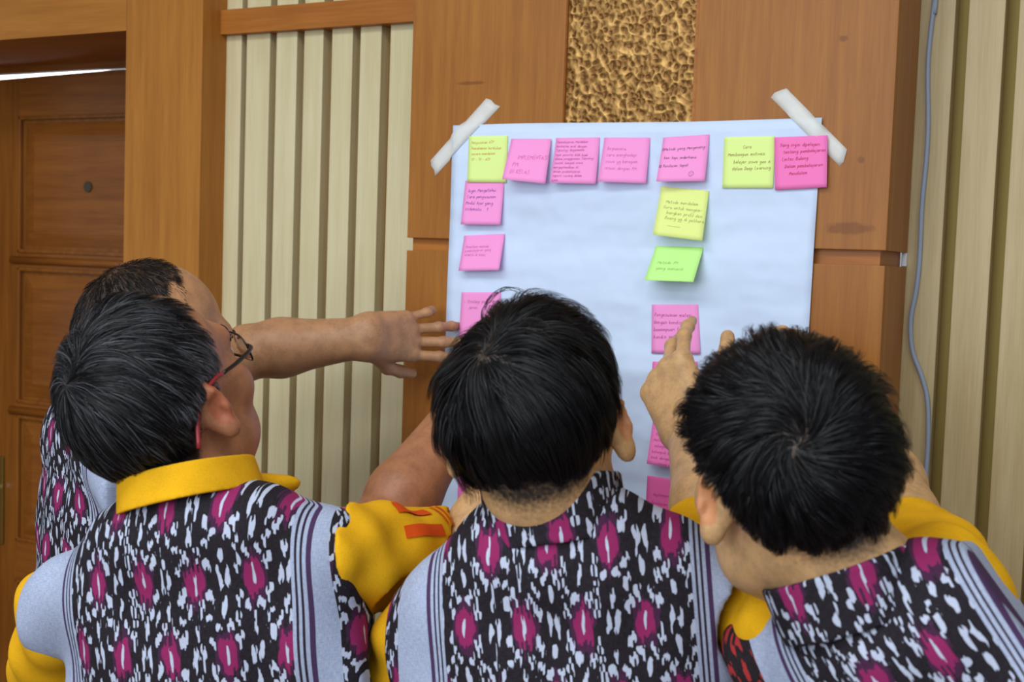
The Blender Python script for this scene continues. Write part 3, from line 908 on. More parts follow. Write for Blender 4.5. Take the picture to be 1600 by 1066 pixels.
def grow(hd, roots, nrm, length, flow, lift, rs, nseg=8, clump=.5, nclump=500, curl=.0, prof=1.6, bulge=None):
    """strands in head-local space: they leave the scalp along flow(p, n) and lie over it at a height of lift"""
    n = len(roots)
    ci = rs.integers(0, n, nclump)
    Croot = roots[ci]
    ass = np.empty(n, int)
    for i in range(0, n, 4000):
        ass[i:i + 4000] = np.argmin(((roots[i:i + 4000, None] - Croot[None]) ** 2).sum(-1), 1)
    cl_dir = rs.normal(0, 1, (nclump, 3)); cl_lift = rs.uniform(.5, 1.25, nclump); cl_len = rs.uniform(.82, 1.12, nclump)
    Pp = roots.copy(); path = [Pp.copy()]; nn = [nrm.copy()]
    L = length * cl_len[ass] * rs.uniform(.8, 1.1, n)
    step = (L / nseg)[:, None]
    for k in range(1, nseg + 1):
        s = k / nseg
        e = .004
        N = np.stack([hd(Pp + d_) - hd(Pp - d_) for d_ in np.eye(3, dtype=f32) * e], 1)
        N /= np.linalg.norm(N, axis=1)[:, None] + 1e-9
        D_ = flow(Pp, N, s) + cl_dir[ass] * .16 + rs.normal(0, 1, (n, 3)) * .05 + curl * np.cross(N, flow(Pp, N, s)) * cl_dir[ass][:, :1]
        D_ -= N * (D_ * N).sum(1)[:, None]
        D_ /= np.linalg.norm(D_, axis=1)[:, None] + 1e-9
        Pp = Pp + D_ * step
        tgt = lift * cl_lift[ass] * (1 - (1 - s) ** prof) * (1 - .25 * s)
        if bulge is not None: tgt = tgt + bulge(Pp) * (1 - (1 - s) ** prof) * cl_lift[ass]
        Pp = Pp + N * ((tgt - hd(Pp)) * .9)[:, None]
        path.append(Pp.copy()); nn.append(N.copy())
    path = np.stack(path, 1); nn = np.stack(nn, 1)
    g = path[ci][ass]                                      # clump: strands lean to their guide
    s = np.linspace(0, 1, nseg + 1)[None, :, None] ** 1.3
    off = g - g[:, :1] + roots[ci][ass][:, None] * .8 + path[:, :1] * .2
    path = path * (1 - clump * s) + off * clump * s
    return path, nn


def ribbons(path, nn, w0, w1, rs):
    n, k, _ = path.shape
    t = np.gradient(path, axis=1); t /= np.linalg.norm(t, axis=2)[..., None] + 1e-9
    side = np.cross(t, nn); side /= np.linalg.norm(side, axis=2)[..., None] + 1e-9
    ang = rs.normal(0, .55, n)[:, None, None]
    side = side * np.cos(ang) + nn * np.sin(ang)
    w = (w0 + (w1 - w0) * np.linspace(0, 1, k) ** 1.5)[None, :, None] * rs.uniform(.7, 1.3, n)[:, None, None] / 2
    V = np.stack([path - side * w, path + side * w], 2).reshape(n, k * 2, 3)
    b = (np.arange(n) * k * 2)[:, None, None]
    q = np.arange(k - 1)[None, :, None] * 2
    F = b + q + np.array([0, 1, 3, 2])[None, None]
    return V.reshape(-1, 3), F.reshape(-1, 4).astype(np.int32)


def scalp_points(hd, n, rs, mask):
    out, cnt = [], 0
    while cnt < n:
        d_ = rs.normal(0, 1, (n * 2, 3)); d_ /= np.linalg.norm(d_, axis=1)[:, None]
        p = (np.array([0, -.005, .03]) + d_ * .105).astype(f32)
        p[:, 2] -= np.where(d_[:, 2] < -.3, .01, 0)
        for _ in range(5):
            e = .003
            N = np.stack([hd(p + q) - hd(p - q) for q in np.eye(3, dtype=f32) * e], 1); N /= np.linalg.norm(N, axis=1)[:, None] + 1e-9
            p = p - N * hd(p)[:, None]
        ok = mask(p, rs) & (np.abs(p[:, 0]) < .083)
        out.append(np.concatenate([p[ok], N[ok]], 1)); cnt += ok.sum()
    a = np.concatenate(out)[:n]
    return a[:, :3].astype(f32), a[:, 3:].astype(f32)
# ------------------------------------------------------------------ four people seen from behind
YEL = cloth_mat('yellow_jersey', (236, 176, 28))
ORA = cloth_mat('orange_print', (226, 84, 26))
TRO = cloth_mat('dark_trousers', (34, 36, 44))
SHOE = mat('black_shoe_leather', (22, 20, 20), .35)
EYEW = mat('eye_white', (232, 228, 222), .2)
IRIS = mat('dark_iris', (34, 22, 16), .2)
NAIL = mat('fingernail', (214, 170, 150), .35)
QUICK = False


def person(label, hc, hf, hu, c7, sl, sr, tf, arms, skin, vest, hair, collar, sleeves, lean=(0, 0, -1), h=.0032, sx=1.0, neck=(.056, .062), trt=None):
    root = empty('person'); t0 = time.time()
    A = frame(hf, hu); O = np.array(hc) - A[2] * .040 + A[1] * .006
    c7, sl, sr = map(np.array, (c7, sl, sr))
    root.location = (c7[0], c7[1], 0)
    inv = Matrix.Translation(-Vector(root.location))

    def own(o, par=root):
        o.parent = par
        o.matrix_parent_inverse = inv if par is root else Matrix.Identity(4)
        return o
    up = -np.array(lean, float)
    rt = sr - sl if trt is None else np.array(trt, float); rt /= np.linalg.norm(rt); up = up - rt * (up @ rt); up /= np.linalg.norm(up)
    T = np.array([rt, np.cross(up, rt), up])               # right, forward, up of the torso
    if T[1] @ np.array(tf) < 0: T[1] = -T[1]
    toT = lambda p: (np.asarray(p) - c7) @ T.T
    toW = lambda q: c7 + np.asarray(q, float) @ T
    lsl, lsr = toT(sl), toT(sr)
    # ---- body: one continuous surface
    H = head_sdf(True, sx); Hl = head_sdf(False, sx)
    nk = O + A.T @ np.array((0, -.022, -.045))
    nb = c7 + T[1] * .040 - T[2] * .02
    items = [(near(local(H, O, A), O, .20), 0), (caps(nk, nb, neck[0], neck[1]), .022), (caps(O + A.T @ np.array((0, .03, -.075)), c7 + T[1] * .085 - T[2] * .05, .040, .045), .02)]
    items += [(ell(toW((0, .085, -.21)), (.12, .065, .19), T), .02), (ell(toW((0, .085, -.44)), (.12, .075, .20), T), .03)]
    for s in (sl, sr):
        items.append((caps(c7 + T[1] * .045 - T[2] * .065, s - T[2] * .012, .036, .036), .03))
    pts = [O, c7, toW((0, 0, -.6)), toW((.14, .16, -.4)), toW((-.14, 0, -.4))]
    nails = []
    for ar in arms:
        s, e, w = (np.array(ar[k], float) for k in ('sh', 'el', 'wr'))
        s = s + (c7 - s) * .12 + T[1] * .022
        B = frame(ar['hf'], ar['hn'])                       # y fingers, z back of the hand
        ws = B[0] * .011
        items.append((caps(s, e, .037, .040), .03))
        mid = e + (w - e) * .28
        items += [(caps(e, mid, .040, .0425), .02), (caps(mid, w + ws, .0415, .0215), .02), (caps(mid, w - ws, .0415, .0215), .02)]
        hs, nl = hand_sdf(ar['curls'], thumb=ar.get('thumb', ((.62, .62, -.30), (.45, .85, -.25), (.30, .92, -.2))), spread=ar.get('spread', (.10, .03, -.04, -.14)), mirror=ar['mir'], scale=ar.get('scale', 1.0))
        items.append((near(local(hs, w, B), w + B[1] * .09, .17), .016))
        for p, dv, upv, r in nl: nails.append((w + p * ar.get('scale', 1.0) @ B, dv @ B, upv @ B, r))
        pts += [s, e, w, w + B[1] * .2 + B[2] * .05, w + B[1] * .2 - B[2] * .1, w + B[1] * .1 + B[0] * .1, w + B[1] * .1 - B[0] * .1]
    pts = np.array(pts)
    lo, hi = pts.min(0) - .07, pts.max(0) + .07
    for k in range(3):
        lo[k] = min(lo[k], O[k] - .16); hi[k] = max(hi[k], O[k] + .16)
    bf = union(items)
    v, f = mesh_sdf(pressed(bf, root), lo, hi, h)
    built(root, bf, v)
    body = own(big_mesh('body', v, f, skin))
    q = (v - O) @ A.T
    m_ = (np.linalg.norm(q, axis=1) < .17)
    hl = np.where(m_, hairline(q) - hair.get('up', 0) - hair.get('bald', lambda q: 0)(q), -1)
    ear = np.abs(np.linalg.norm((np.abs(q) - np.array([.083 * sx, -.012, .004])) / np.array([.014, .028, .036]), axis=1)) < 1
    sc = np.clip(hl / hair.get('fade', .02), 0, 1) * (~ear)
    set_attr(body, 'scalp', sc * hair.get('scalp', .95))
    set_attr(body, 'flush', np.where(ear & m_, .55, 0))
    for s in (-1, 1):                                        # eyes and brows
        c = O + np.array((s * .031 * 1, .0885, .013)) @ A
        bm = bmesh.new(); bmesh.ops.create_uvsphere(bm, u_segments=16, v_segments=10, radius=.0108)
        eye = bm_obj('eye', bm, EYEW, None, True); eye.matrix_world = Matrix.Translation(Vector(c)); own(eye)
        bm = bmesh.new(); bmesh.ops.create_uvsphere(bm, u_segments=12, v_segments=8, radius=.0052)
        ir = bm_obj('iris', bm, IRIS, None, True); ir.matrix_world = Matrix.Translation(Vector(c + A[1] * .0066)); own(ir)
        bp_ = [O + np.array((s * x, y, z)) @ A for x, y, z in ((.014, .108, .031), (.026, .106, .037), (.038, .099, .037), (.049, .088, .030))]
        own(tube('eyebrow', bp_, [.003, .0042, .0036, .0015], hair['mat'], None, 8, 3))
    for p, dv, upv, r in nails:
        B = frame(dv, upv)
        V, F = [], []
        for j in range(5):
            for i in range(5):
                a = (i - 2) / 2 * .9; y = (j / 4 - .5) * r * 1.45
                V.append(p + B[1] * y + B[0] * math.sin(a) * r * .80 + B[2] * (r * .84 * math.cos(a) - r * .72 - (.25 * r if j == 4 else 0) + .0004))
        for j in range(4):
            for i in range(4):
                F.append((j * 5 + i, j * 5 + i + 1, j * 5 + i + 6, j * 5 + i + 5))
        own(mesh_obj('fingernail', V, F, NAIL, None, True))
    # ---- vest
    g = vest.get('grow', 0.0)
    vi = [(ell((0, .070, -.26), (.196 + g, .112 + g, .245)), 0), (ell((0, .070, -.50), (.190 + g, .118 + g, .32)), .06), (ell((0, .028, -.115), (.140 + g, .066, .125)), .05)]
    for s_, l_ in ((-1, lsl), (1, lsr)):
        vi.append((caps((s_ * .035, .030, -.026), l_ + np.array((s_ * .02, 0, -.004)), .047, .046 + g), .05))
    vi.append((ell((0, .022, -.03 + vest.get('trap', 0)), (.095, .055, .050)), .04))
    vs = union(vi)
    seed = vest['seed']
    ph = seed * 1.7
    armc = []
    for s_, l_ in ((-1, lsl), (1, lsr)):
        nr = np.array((s_, .06, vest.get('nslope', .04))); nr = nr / np.linalg.norm(nr)
        armc.append((nr, float(nr @ (l_ + np.array((s_ * vest.get('out', .034), 0, 0))))))

    def vest_sdf(p):
        d = vs(p)
        x, y, z = p[:, 0], p[:, 1], p[:, 2]
        d = d + .0022 * np.sin(x * 46 + z * 30 + ph) * np.sin(z * 24 - x * 12 + ph * 2) + .0014 * np.sin(x * 95 - z * 22 + ph)
        for nr, c in armc: d = smax(d, (p @ nr.astype(f32)) - f32(c), f32(.006))
        return np.maximum(d, -.70 - z).astype(f32)
    v, f = mesh_sdf(pressed(vest_sdf, root, toW), (-.31, -.10, -.72), (.31, .24, .10), .0045)
    vo_ = own(big_mesh('vest', toW(v), f, vest['mat']))
    built(root, local(vest_sdf, c7, T), toW(v))
    u = v[:, 0] + np.sign(v[:, 0]) * .7 * np.maximum(0, v[:, 1] - .045) * (np.abs(v[:, 0]) > .05) - vest.get('uc', 0) - vest.get('ucz', 0) * (v[:, 2])
    vv = v[:, 2] + .35 * np.maximum(v[:, 1] - .04, 0)
    e = np.min([c - v @ nr for nr, c in armc], axis=0)
    set_attr(vo_, 'cloth', np.stack([u, vv, e], 1), 'FLOAT_VECTOR')
    # ---- collar
    ca, cb, cr, cz0, cz1, flare = collar['a'], collar['b'], collar['r'], collar['z'][0], collar['z'][1], collar.get('flare', 0)
    ax = np.array(cb) - np.array(ca); ax /= np.linalg.norm(ax)
    Cf = frame(T[1] - ax * (T[1] @ ax), ax)
    th = .0032

    def collar_sdf(p):
        rad = np.sqrt((p[:, 0]) ** 2 + (p[:, 1] / 1.08) ** 2)
        ang = np.arctan2(p[:, 0], p[:, 1])
        t_ = (p[:, 2] - cz0) / (cz1 - cz0)
        d = np.abs(rad - (cr + flare * (1 - t_)) - .0012 * np.sin(ang * 5 + 1)) - th
        if collar.get('fold'): d = np.minimum(d, np.maximum(np.abs(rad - (cr + .007 + .010 * (1 - t_))) - th, cz0 + .012 - p[:, 2]))
        z1 = cz1 - collar.get('drop', .012) * (1 + np.cos(ang)) / 2
        d = smax(d, p[:, 2] - z1, f32(.003)); d = np.maximum(d, cz0 - p[:, 2])
        gap = np.maximum(np.abs(p[:, 0]) - .012, -p[:, 1])      # open at the throat
        return np.maximum(d, -gap).astype(f32)
    R_ = cr + abs(flare) + .05
    v, f = mesh_sdf(collar_sdf, (-R_, -R_, cz0 - .01), (R_, R_, cz1 + .01), .0026)
    co = own(big_mesh('collar', np.array(ca) + v @ Cf, f, collar['mat']))
    set_attr(co, 'cloth', np.stack([np.arctan2(v[:, 0], -v[:, 1]) * cr + .02 * collar.get('cu', 0), v[:, 2] + .06, v[:, 2] * 0 + 1], 1), 'FLOAT_VECTOR')
    if collar.get('mat') is YEL: co['label'] = 'folded yellow jersey collar'
    # ---- sleeves
    for sv in sleeves:
        a, b, ra, rb = np.array(sv['a'], float), np.array(sv['b'], float), sv['ra'], sv['rb']
        ax = b - a; L = np.linalg.norm(ax); ax /= L
        S = frame(np.array(sv.get('ref', (0.3, -.8, .2))) - ax * (np.array(sv.get('ref', (0.3, -.8, .2))) @ ax), ax)
        fo = caps((0, 0, 0), (0, 0, L + .06), ra, rb); h0 = max(.6 * L, .075); fi = caps((0, 0, h0), (0, 0, L + .09), ra + (rb - ra) * min(1, h0 / L) - .010, rb - .007)
        k1, k2 = sv.get('wr', .003), sv.get('ph', 0)

        def sl_sdf(p):
            t_ = np.clip(p[:, 2] / L, 0, 1.2)
            ang = np.arctan2(p[:, 0], p[:, 1])
            wv = k1 * (np.sin(p[:, 2] * 95 + 2.2 * np.sin(ang + k2) + k2) * (1.15 - t_) + .8 * np.sin(ang * 3 + p[:, 2] * 40 + k2) + .5 * np.sin(ang * 5 - p[:, 2] * 70 + 2 * k2))
            d = smax(fo(p) + wv, -(fi(p) + wv * .9), f32(.004))
            pt = (a - c7 + p @ S.astype(f32)) @ T.T
            nr, c_ = armc[0 if sv['side'] < 0 else 1]
            if sv['side']: d = smax(d, f32(c_ - .010) - (pt @ nr) - .8 * np.maximum(0, (lsl if sv['side'] < 0 else lsr)[2] - .02 - pt[:, 2]).astype(f32), f32(.004))
            hem = p[:, 2] - L - .006 * np.sin(ang * 2 + k2)
            return smax(d, hem, f32(.004)).astype(f32)
        rm = max(ra, rb) + .03
        v, f = mesh_sdf(pressed(sl_sdf, root, lambda p: a + p @ S), (-rm, -rm, -ra - .02), (rm, rm, L + .02), .0036)
        built(root, local(lambda p, q=fo, L=L: np.maximum(q(p) - f32(.006), p[:, 2] - f32(L) - f32(.006)), a, S), a + v @ S)
        so = own(big_mesh('sleeve', a + v @ S, f, YEL))
        sv['obj'] = so; sv['S'] = S; sv['L'] = L
        if 'prints' in sv:                                    # printed shapes on the sleeve, cut from a shell just over it
            for poly, nm in sv['prints']:
                pr = np.array(poly)                            # (along, angle) polygon filled as a grid of quads on the sleeve
                n1, n2 = 14, 8
                V, F = [], []
                for i in range(n1 + 1):
                    for j in range(n2 + 1):
                        s1, s2 = i / n1, j / n2
                        al, an = (pr[0] * (1 - s1) + pr[1] * s1) * (1 - s2) + (pr[3] * (1 - s1) + pr[2] * s1) * s2
                        dr = np.array((math.sin(an), math.cos(an), 0), f32)
                        lo_, hi_ = .02, rm + .02
                        z_ = f32(al * L)
                        for _ in range(18):
                            md = (lo_ + hi_) / 2
                            inside = fo(np.array([[dr[0] * md, dr[1] * md, z_]], f32))[0] + float(k1 * (np.sin(z_ * 95 + 2.2 * np.sin(an + k2) + k2) * (1.15 - al) + .8 * np.sin(an * 3 + z_ * 40 + k2) + .5 * np.sin(an * 5 - z_ * 70 + 2 * k2))) < 0
                            if inside: lo_ = md
                            else: hi_ = md
                        V.append(a + np.array((dr[0] * (hi_ + .0016), dr[1] * (hi_ + .0016), z_)) @ S)
                for i in range(n1):
                    for j in range(n2):
                        q_ = i * (n2 + 1) + j
                        F.append((q_, q_ + 1, q_ + n2 + 2, q_ + n2 + 1))
                po = mesh_obj('sleeve_print', V, F, ORA, so, True)
                po['label'] = nm
    # ---- trousers and shoes, below the picture
    pel = toW((0, .06, -.55)); ft = [np.array((pel[0], pel[1], 0)) + (T[0] * s * .11) * np.array((1, 1, 0)) for s in (-1, 1)]
    ti = [(ell(pel, (.165, .115, .13)), 0)]
    for s, fpt in zip((-1, 1), ft):
        hp = pel + T[0] * s * .085 - np.array((0, 0, .04)); kn = (hp + fpt) / 2 + T[1] * .03
        ti += [(caps(hp, kn, .088, .066), .05), (caps(kn, fpt + (0, 0, .07), .064, .058), .03)]
    pa = np.array([pel] + ft)
    tf_ = union(ti)
    v, f = mesh_sdf(pressed(tf_, root, None, .012), pa.min(0) - (.25, .25, -.03), pa.max(0) + (.25, .25, .16), .012)
    own(big_mesh('trousers', v, f, TRO))
    built(root, tf_, v)
    for fpt in ft:
        fw = T[1] * np.array((1, 1, 0)); fw /= np.linalg.norm(fw)
        fo_ = union([(ell(fpt + fw * .07 + (0, 0, .03), (.046, .13, .045), frame(fw, (0, 0, 1))), 0), (caps(fpt - fw * .02 + (0, 0, .035), fpt - fw * .005 + (0, 0, .09), .042, .046), .03)])
        v, f = mesh_sdf(lambda p: np.maximum(fo_(p), -p[:, 2]), fpt + (-.22, -.22, -.02), fpt + (.22, .22, .15), .007)
        own(big_mesh('shoe', v, f, SHOE))
    # ---- hair
    rs = np.random.default_rng(hair['seed'])
    n = hair['n']; up_ = hair.get('up', 0); bald = hair.get('bald', lambda q: 0)
    mask = lambda p, r: (hairline(p) - up_ - bald(p) + r.normal(0, .004, len(p)) > 0)
    roots, nrm = scalp_points(Hl, n, rs, mask)
    hh = hairline(roots) - up_ - bald(roots)
    wl = np.array(hair['whorl'], float)

    def flow(p, N, s):
        d_ = p - wl; r_ = np.linalg.norm(d_, axis=1)[:, None] + 1e-6
        t_ = d_ / r_
        sw = np.cross(N, t_) * hair.get('swirl', .5) * np.clip(1.3 - r_ / .09, 0.15, 1)
        back = np.clip((.02 - p[:, 1:2]) / .06, 0, 1)
        return t_ + sw + np.array([0, 0, -1.0]) * (hair.get('grav', .5) * (.4 + s) + back * .3) + np.array(hair.get('comb', (0, 0, 0)))
    topness = np.clip((roots[:, 2] - .0) / .09, 0, 1)
    L = hair['short'] + (hair['long'] - hair['short']) * np.clip(hh / hair.get('ramp', .06), 0, 1) ** 1.2
    lift = hair['lift'][0] + (hair['lift'][1] - hair['lift'][0]) * np.clip(hh / hair.get('ramp', .06), 0, 1)
    lift = lift * (1 + .4 * topness) * rs.uniform(.45, 1.1, n)
    for s_ in hair.get('ears', (-1, 1)):                     # hair is cut clear of the ears
        de = np.linalg.norm(roots - np.array((s_ * .080, -.008, .004), f32), axis=1)
        L = L * np.clip((de - hair.get('earcut', .02)) / .055, .15, 1)
    path, nn = grow(Hl, roots, nrm, L, flow, lift, rs, bulge=hair.get('bulge'), clump=hair.get('clump', .5), nclump=hair.get('nclump', 450))
    V, F = ribbons(path, nn, hair.get('w', .0006), .00018, rs)
    ho = own(big_mesh('hair', O + V @ A, F, hair['mat']))
    tone = np.clip(hair.get('tone', lambda q, r: np.zeros(len(q)))(roots, rs), 0, 1)
    set_attr(ho, 'tone', np.repeat(tone, (path.shape[1]) * 2))
    ho['kind'] = 'stuff'
    tag(root, label, 'person')
    print('person', label[:30], round(time.time() - t0, 2), len(body.data.polygons), len(F))
    return dict(root=root, O=O, A=A, T=T, toW=toW, own=own, c7=c7)


HAIRB = hair_mat('black_hair', (10, 10, 13))
HAIRG = hair_mat('greying_hair', (13, 13, 15), 1.0)
SK1 = skin_mat('tan_skin', (192, 142, 102))
SK3 = skin_mat('brown_skin', (176, 118, 84))
SK2 = skin_mat('light_tan_skin', (210, 166, 116))
FLAT = [(.35, .25, .15), (.3, .25, .15), (.35, .3, .2), (.5, .5, .3)]

# 4. man at the right, thick black hair, both arms raised
hd3 = P(1234, 694, 1.10)
C3 = P(1366, 952, 1.06)
sl3, sr3 = P(1222, 1012, 1.17), P(1488, 932, 1.15)
el3 = P(1125, 848, 1.39); wr3 = P(1078, 670, 1.605)
tip3 = P(1076, 528, 1.735)
print('man3', np.linalg.norm(sr3 - sl3), np.linalg.norm(sl3 - el3), np.linalg.norm(el3 - wr3), np.linalg.norm(tip3 - wr3), tip3)
p3 = person('person leaning in at the right in a patterned vest, fingertip on a pink note', hd3, CV(-.25, .04, .97), CV(-.16, .97, -.16), C3, sl3, sr3, CV(0, 0, .99),
            [dict(sh=sl3, el=el3, wr=wr3, hf=CV(-.22, .75, .62), hn=CV(-.62, .10, -.78), mir=1, scale=1.06, curls=[(.42, .22, .12), (.55, .35, .2), (.8, .6, .4), (.9, .6, .4)]),
             dict(sh=sr3, el=P(1405, 810, 1.36), wr=P(1320, 640, 1.54), hf=CV(-.2, .7, .7), hn=CV(.3, .5, -.8), mir=-1, curls=FLAT)],
            SK2, dict(mat=ikat_mat('ikat_cloth_right', 4.0, .076, side=-1, red=True, trimw=.036), seed=4, out=.046),
            dict(seed=3, n=28000, mat=HAIRB, short=.020, long=.050, lift=(.005, .0175), whorl=(-.035, -.088, .055), swirl=.7, grav=.12, ramp=.05, up=.012, fade=.025, scalp=.8, clump=.6, nclump=700),
            dict(a=C3 + CV(-.012, 0, .035), b=C3 + CV(-.05, .1, .045), r=.066, z=(-.014, .040), mat=ikat_mat('ikat_collar_right', 4.4, .2, plain=False)),
            [dict(side=0, a=P(1478, 935, 1.165), b=P(1425, 862, 1.31), ra=.060, rb=.060, ph=4), dict(side=0, a=P(1218, 985, 1.18), b=P(1112, 832, 1.42), ra=.050, rb=.056, ph=6)], lean=CV(.35, -.9, -.1), trt=CV(.76, .54, -.34), h=.0028)

# 3. middle man, straight black hair, from behind
hd2 = P(832, 622, 1.22)
C2 = P(868, 815, 1.20)
sl2, sr2 = P(674, 984, 1.32), P(1116, 930, 1.22)
el2 = P(738, 885, 1.43); wr2 = P(815, 690, 1.63)
print('man2', np.linalg.norm(sr2 - sl2), np.linalg.norm(sl2 - el2), np.linalg.norm(el2 - wr2))
p2 = person('person in the middle in a patterned stand-collar vest, back turned, facing the sheet', hd2, CV(.16, .06, .97), CV(-.12, .98, -.06), C2, sl2, sr2, CV(.1, 0, .99),
            [dict(sh=sl2, el=el2, wr=wr2, hf=CV(.1, .7, .7), hn=CV(-.3, .5, -.8), mir=1, curls=FLAT),
             dict(sh=sr2, el=P(1140, 1150, 1.40), wr=P(1050, 1110, 1.60), hf=CV(-.3, .3, .9), hn=CV(.7, .7, 0), mir=-1, curls=FLAT)],
            SK2, dict(mat=ikat_mat('ikat_cloth_middle', 3.0, .122, side=-1), seed=3, out=.040, trap=-.016, uc=.005),
            dict(seed=2, n=26000, ears=(1,), mat=HAIRB, short=.010, long=.068, lift=(.002, .0115), whorl=(-.034, -.072, .092), swirl=.55, grav=.5, ramp=.075, up=.0, fade=.03, scalp=.8, nclump=380,
                 bulge=lambda q: .010 * np.clip((-q[:, 0] - .055) / .015, 0, 1) * np.clip((.03 - q[:, 2]) / .03, 0, 1) * np.clip((q[:, 2] + .09) / .03, 0, 1) + .012 * np.clip((-q[:, 0] - .050) / .02, 0, 1) * np.clip((q[:, 2] + .01) / .04, 0, 1) * np.clip((.092 - q[:, 2]) / .02, 0, 1) + .005 * np.clip((q[:, 0] + .040) / .010, 0, 1) * np.clip((q[:, 2] - .075) / .03, 0, 1),
                 bald=lambda q: .022 * np.clip((q[:, 0] - .05) / .015, 0, 1) * np.clip((.02 - q[:, 2]) / .03, 0, 1) - .032 * np.clip((-q[:, 0] - .05) / .015, 0, 1) * np.clip((.03 - q[:, 1]) / .02, 0, 1)),
            dict(a=C2 + CV(0, 0, .035), b=C2 + CV(-.014, .1, .045), r=.068, z=(-.022, .042), mat=ikat_mat('ikat_collar_middle', 3.4, .2, plain=False)),
            [dict(side=-1, a=P(668, 988, 1.335), b=P(632, 1140, 1.39), ra=.054, rb=.063, ph=2), dict(side=1, a=sr2 + CV(-.02, -.02, .02), b=P(1135, 1075, 1.34), ra=.052, rb=.054, ph=5)], trt=CV(.985, .075, -.15))

lv, lf = [], []
for k_ in range(9):                                         # a few loose hairs arching off the crown
    j_ = lambda: rng.uniform(-3, 3)
    hp = [P(757 + j_(), 512 + j_(), 1.19), P(756 + j_() * 1.5, 488, 1.20), P(766 + j_() * 1.6, 466 + j_(), 1.21), P(784 + j_() * 2, 452 + j_() * 1.2, 1.22), P(806 + j_() * 3, 452 + j_(), 1.23), P(826 + j_() * 3, 462 + j_(), 1.24)][:6 - k_ % 3]
    to = tube('t', hp, [.0003] * len(hp), HAIRB, None, 3, 4)
    n0 = len(lv); lv += [tuple(q.co) for q in to.data.vertices]; lf += [tuple(n0 + q for q in pl.vertices) for pl in to.data.polygons]
    bpy.data.objects.remove(to)
p2['own'](mesh_obj('loose_hair', lv, lf, HAIRB, None, True))['kind'] = 'stuff'

# 2. greying man with glasses, head tipped back, right arm raised
hd1 = P(224, 601, 1.31)
C1 = P(290, 805, 1.28)
sl1, sr1 = P(100, 950, 1.40), P(512, 862, 1.32)
el1 = P(585, 840, 1.54); wr1 = P(738, 620, 1.70)
print('man1', np.linalg.norm(sr1 - sl1), np.linalg.norm(sr1 - el1), np.linalg.norm(el1 - wr1))
p1 = person('person wearing glasses, head tipped back, a yellow collar above the patterned vest', hd1, CV(.36, .55, .75), CV(-.25, .90, -.35), C1, sl1, sr1, CV(.12, .0, .99),
            [dict(sh=sr1, el=el1, wr=wr1, hf=CV(.55, .38, .74), hn=CV(.2, .8, -.5), mir=-1, curls=FLAT),
             dict(sh=sl1, el=P(86, 1150, 1.57), wr=P(150, 1330, 1.66), hf=CV(.4, 0, .9), hn=CV(-.6, .5, 0), mir=1, curls=FLAT)],
            SK3, dict(mat=ikat_mat('ikat_cloth_front_left', 2.0, .124, side=1, trimw=.015), seed=2, uc=-.009, trap=.010),
            dict(seed=1, n=24000, mat=HAIRG, short=.014, long=.055, lift=(.002, .0085), whorl=(-.02, -.075, .085), swirl=.4, grav=.35, up=-.004, ramp=.06, comb=(0, -.25, 0),
                 bald=lambda q: .066 * np.clip((q[:, 1] - .005) / .035, 0, 1) - .012 * np.clip((-q[:, 1] - .03) / .03, 0, 1),
                 tone=lambda q, r: np.clip(r.uniform(-.9, .40, len(q)) + 1.0 * np.clip((q[:, 1] + .06) / .06, 0, 1) * np.clip((.11 - q[:, 2]) / .05, 0, 1) * np.clip(q[:, 0] / .05, 0, 1) * r.uniform(.3, 1, len(q)) + .35 * np.clip((.0 - q[:, 2]) / .04, 0, 1) * r.uniform(0, 1, len(q)), 0, 1)),
            dict(a=C1 + CV(.0, 0, .035), b=C1 + CV(-.022, .1, .05), r=.067, z=(.010, .046), mat=YEL, flare=.006, drop=.0),
            [dict(side=1, a=P(503, 868, 1.32), b=P(714, 876, 1.50), ra=.060, rb=.061, wr=.0030, ph=1, ref=CV(0, .7, -.7),
                  prints=[([(.32, -.50), (.60, -.44), (.60, -.20), (.32, -.26)], 'orange printed bar'), ([(.32, .00), (.60, .10), (.60, .36), (.32, .26)], 'orange printed bar'),
                          ([(.66, -.15), (.68, .50), (.70, .50), (.68, -.15)], 'small orange lettering'), ([(.73, -.10), (.75, .60), (.77, .60), (.75, -.10)], 'small orange lettering')]),
             dict(side=-1, a=P(100, 952, 1.41), b=P(88, 1100, 1.54), ra=.052, rb=.058, ph=3)], trt=CV(.975, .07, -.2))

_pa, _pb = P(392, 748, 1.345), P(446, 772, 1.40)
_cf = union([(ell((_pa + _pb) / 2, (.036, .016, .012), frame(CV(-.3, -.6, .9), _pb - _pa)[[2, 1, 0]]), 0), (caps(_pa, _pb, .009, .007), .012)])
_v, _f = mesh_sdf(_cf, np.minimum(_pa, _pb) - .05, np.maximum(_pa, _pb) + .05, .003)
p1['own'](big_mesh('collar_point', _v, _f, YEL))['label'] = 'yellow jersey collar point over the shoulder'

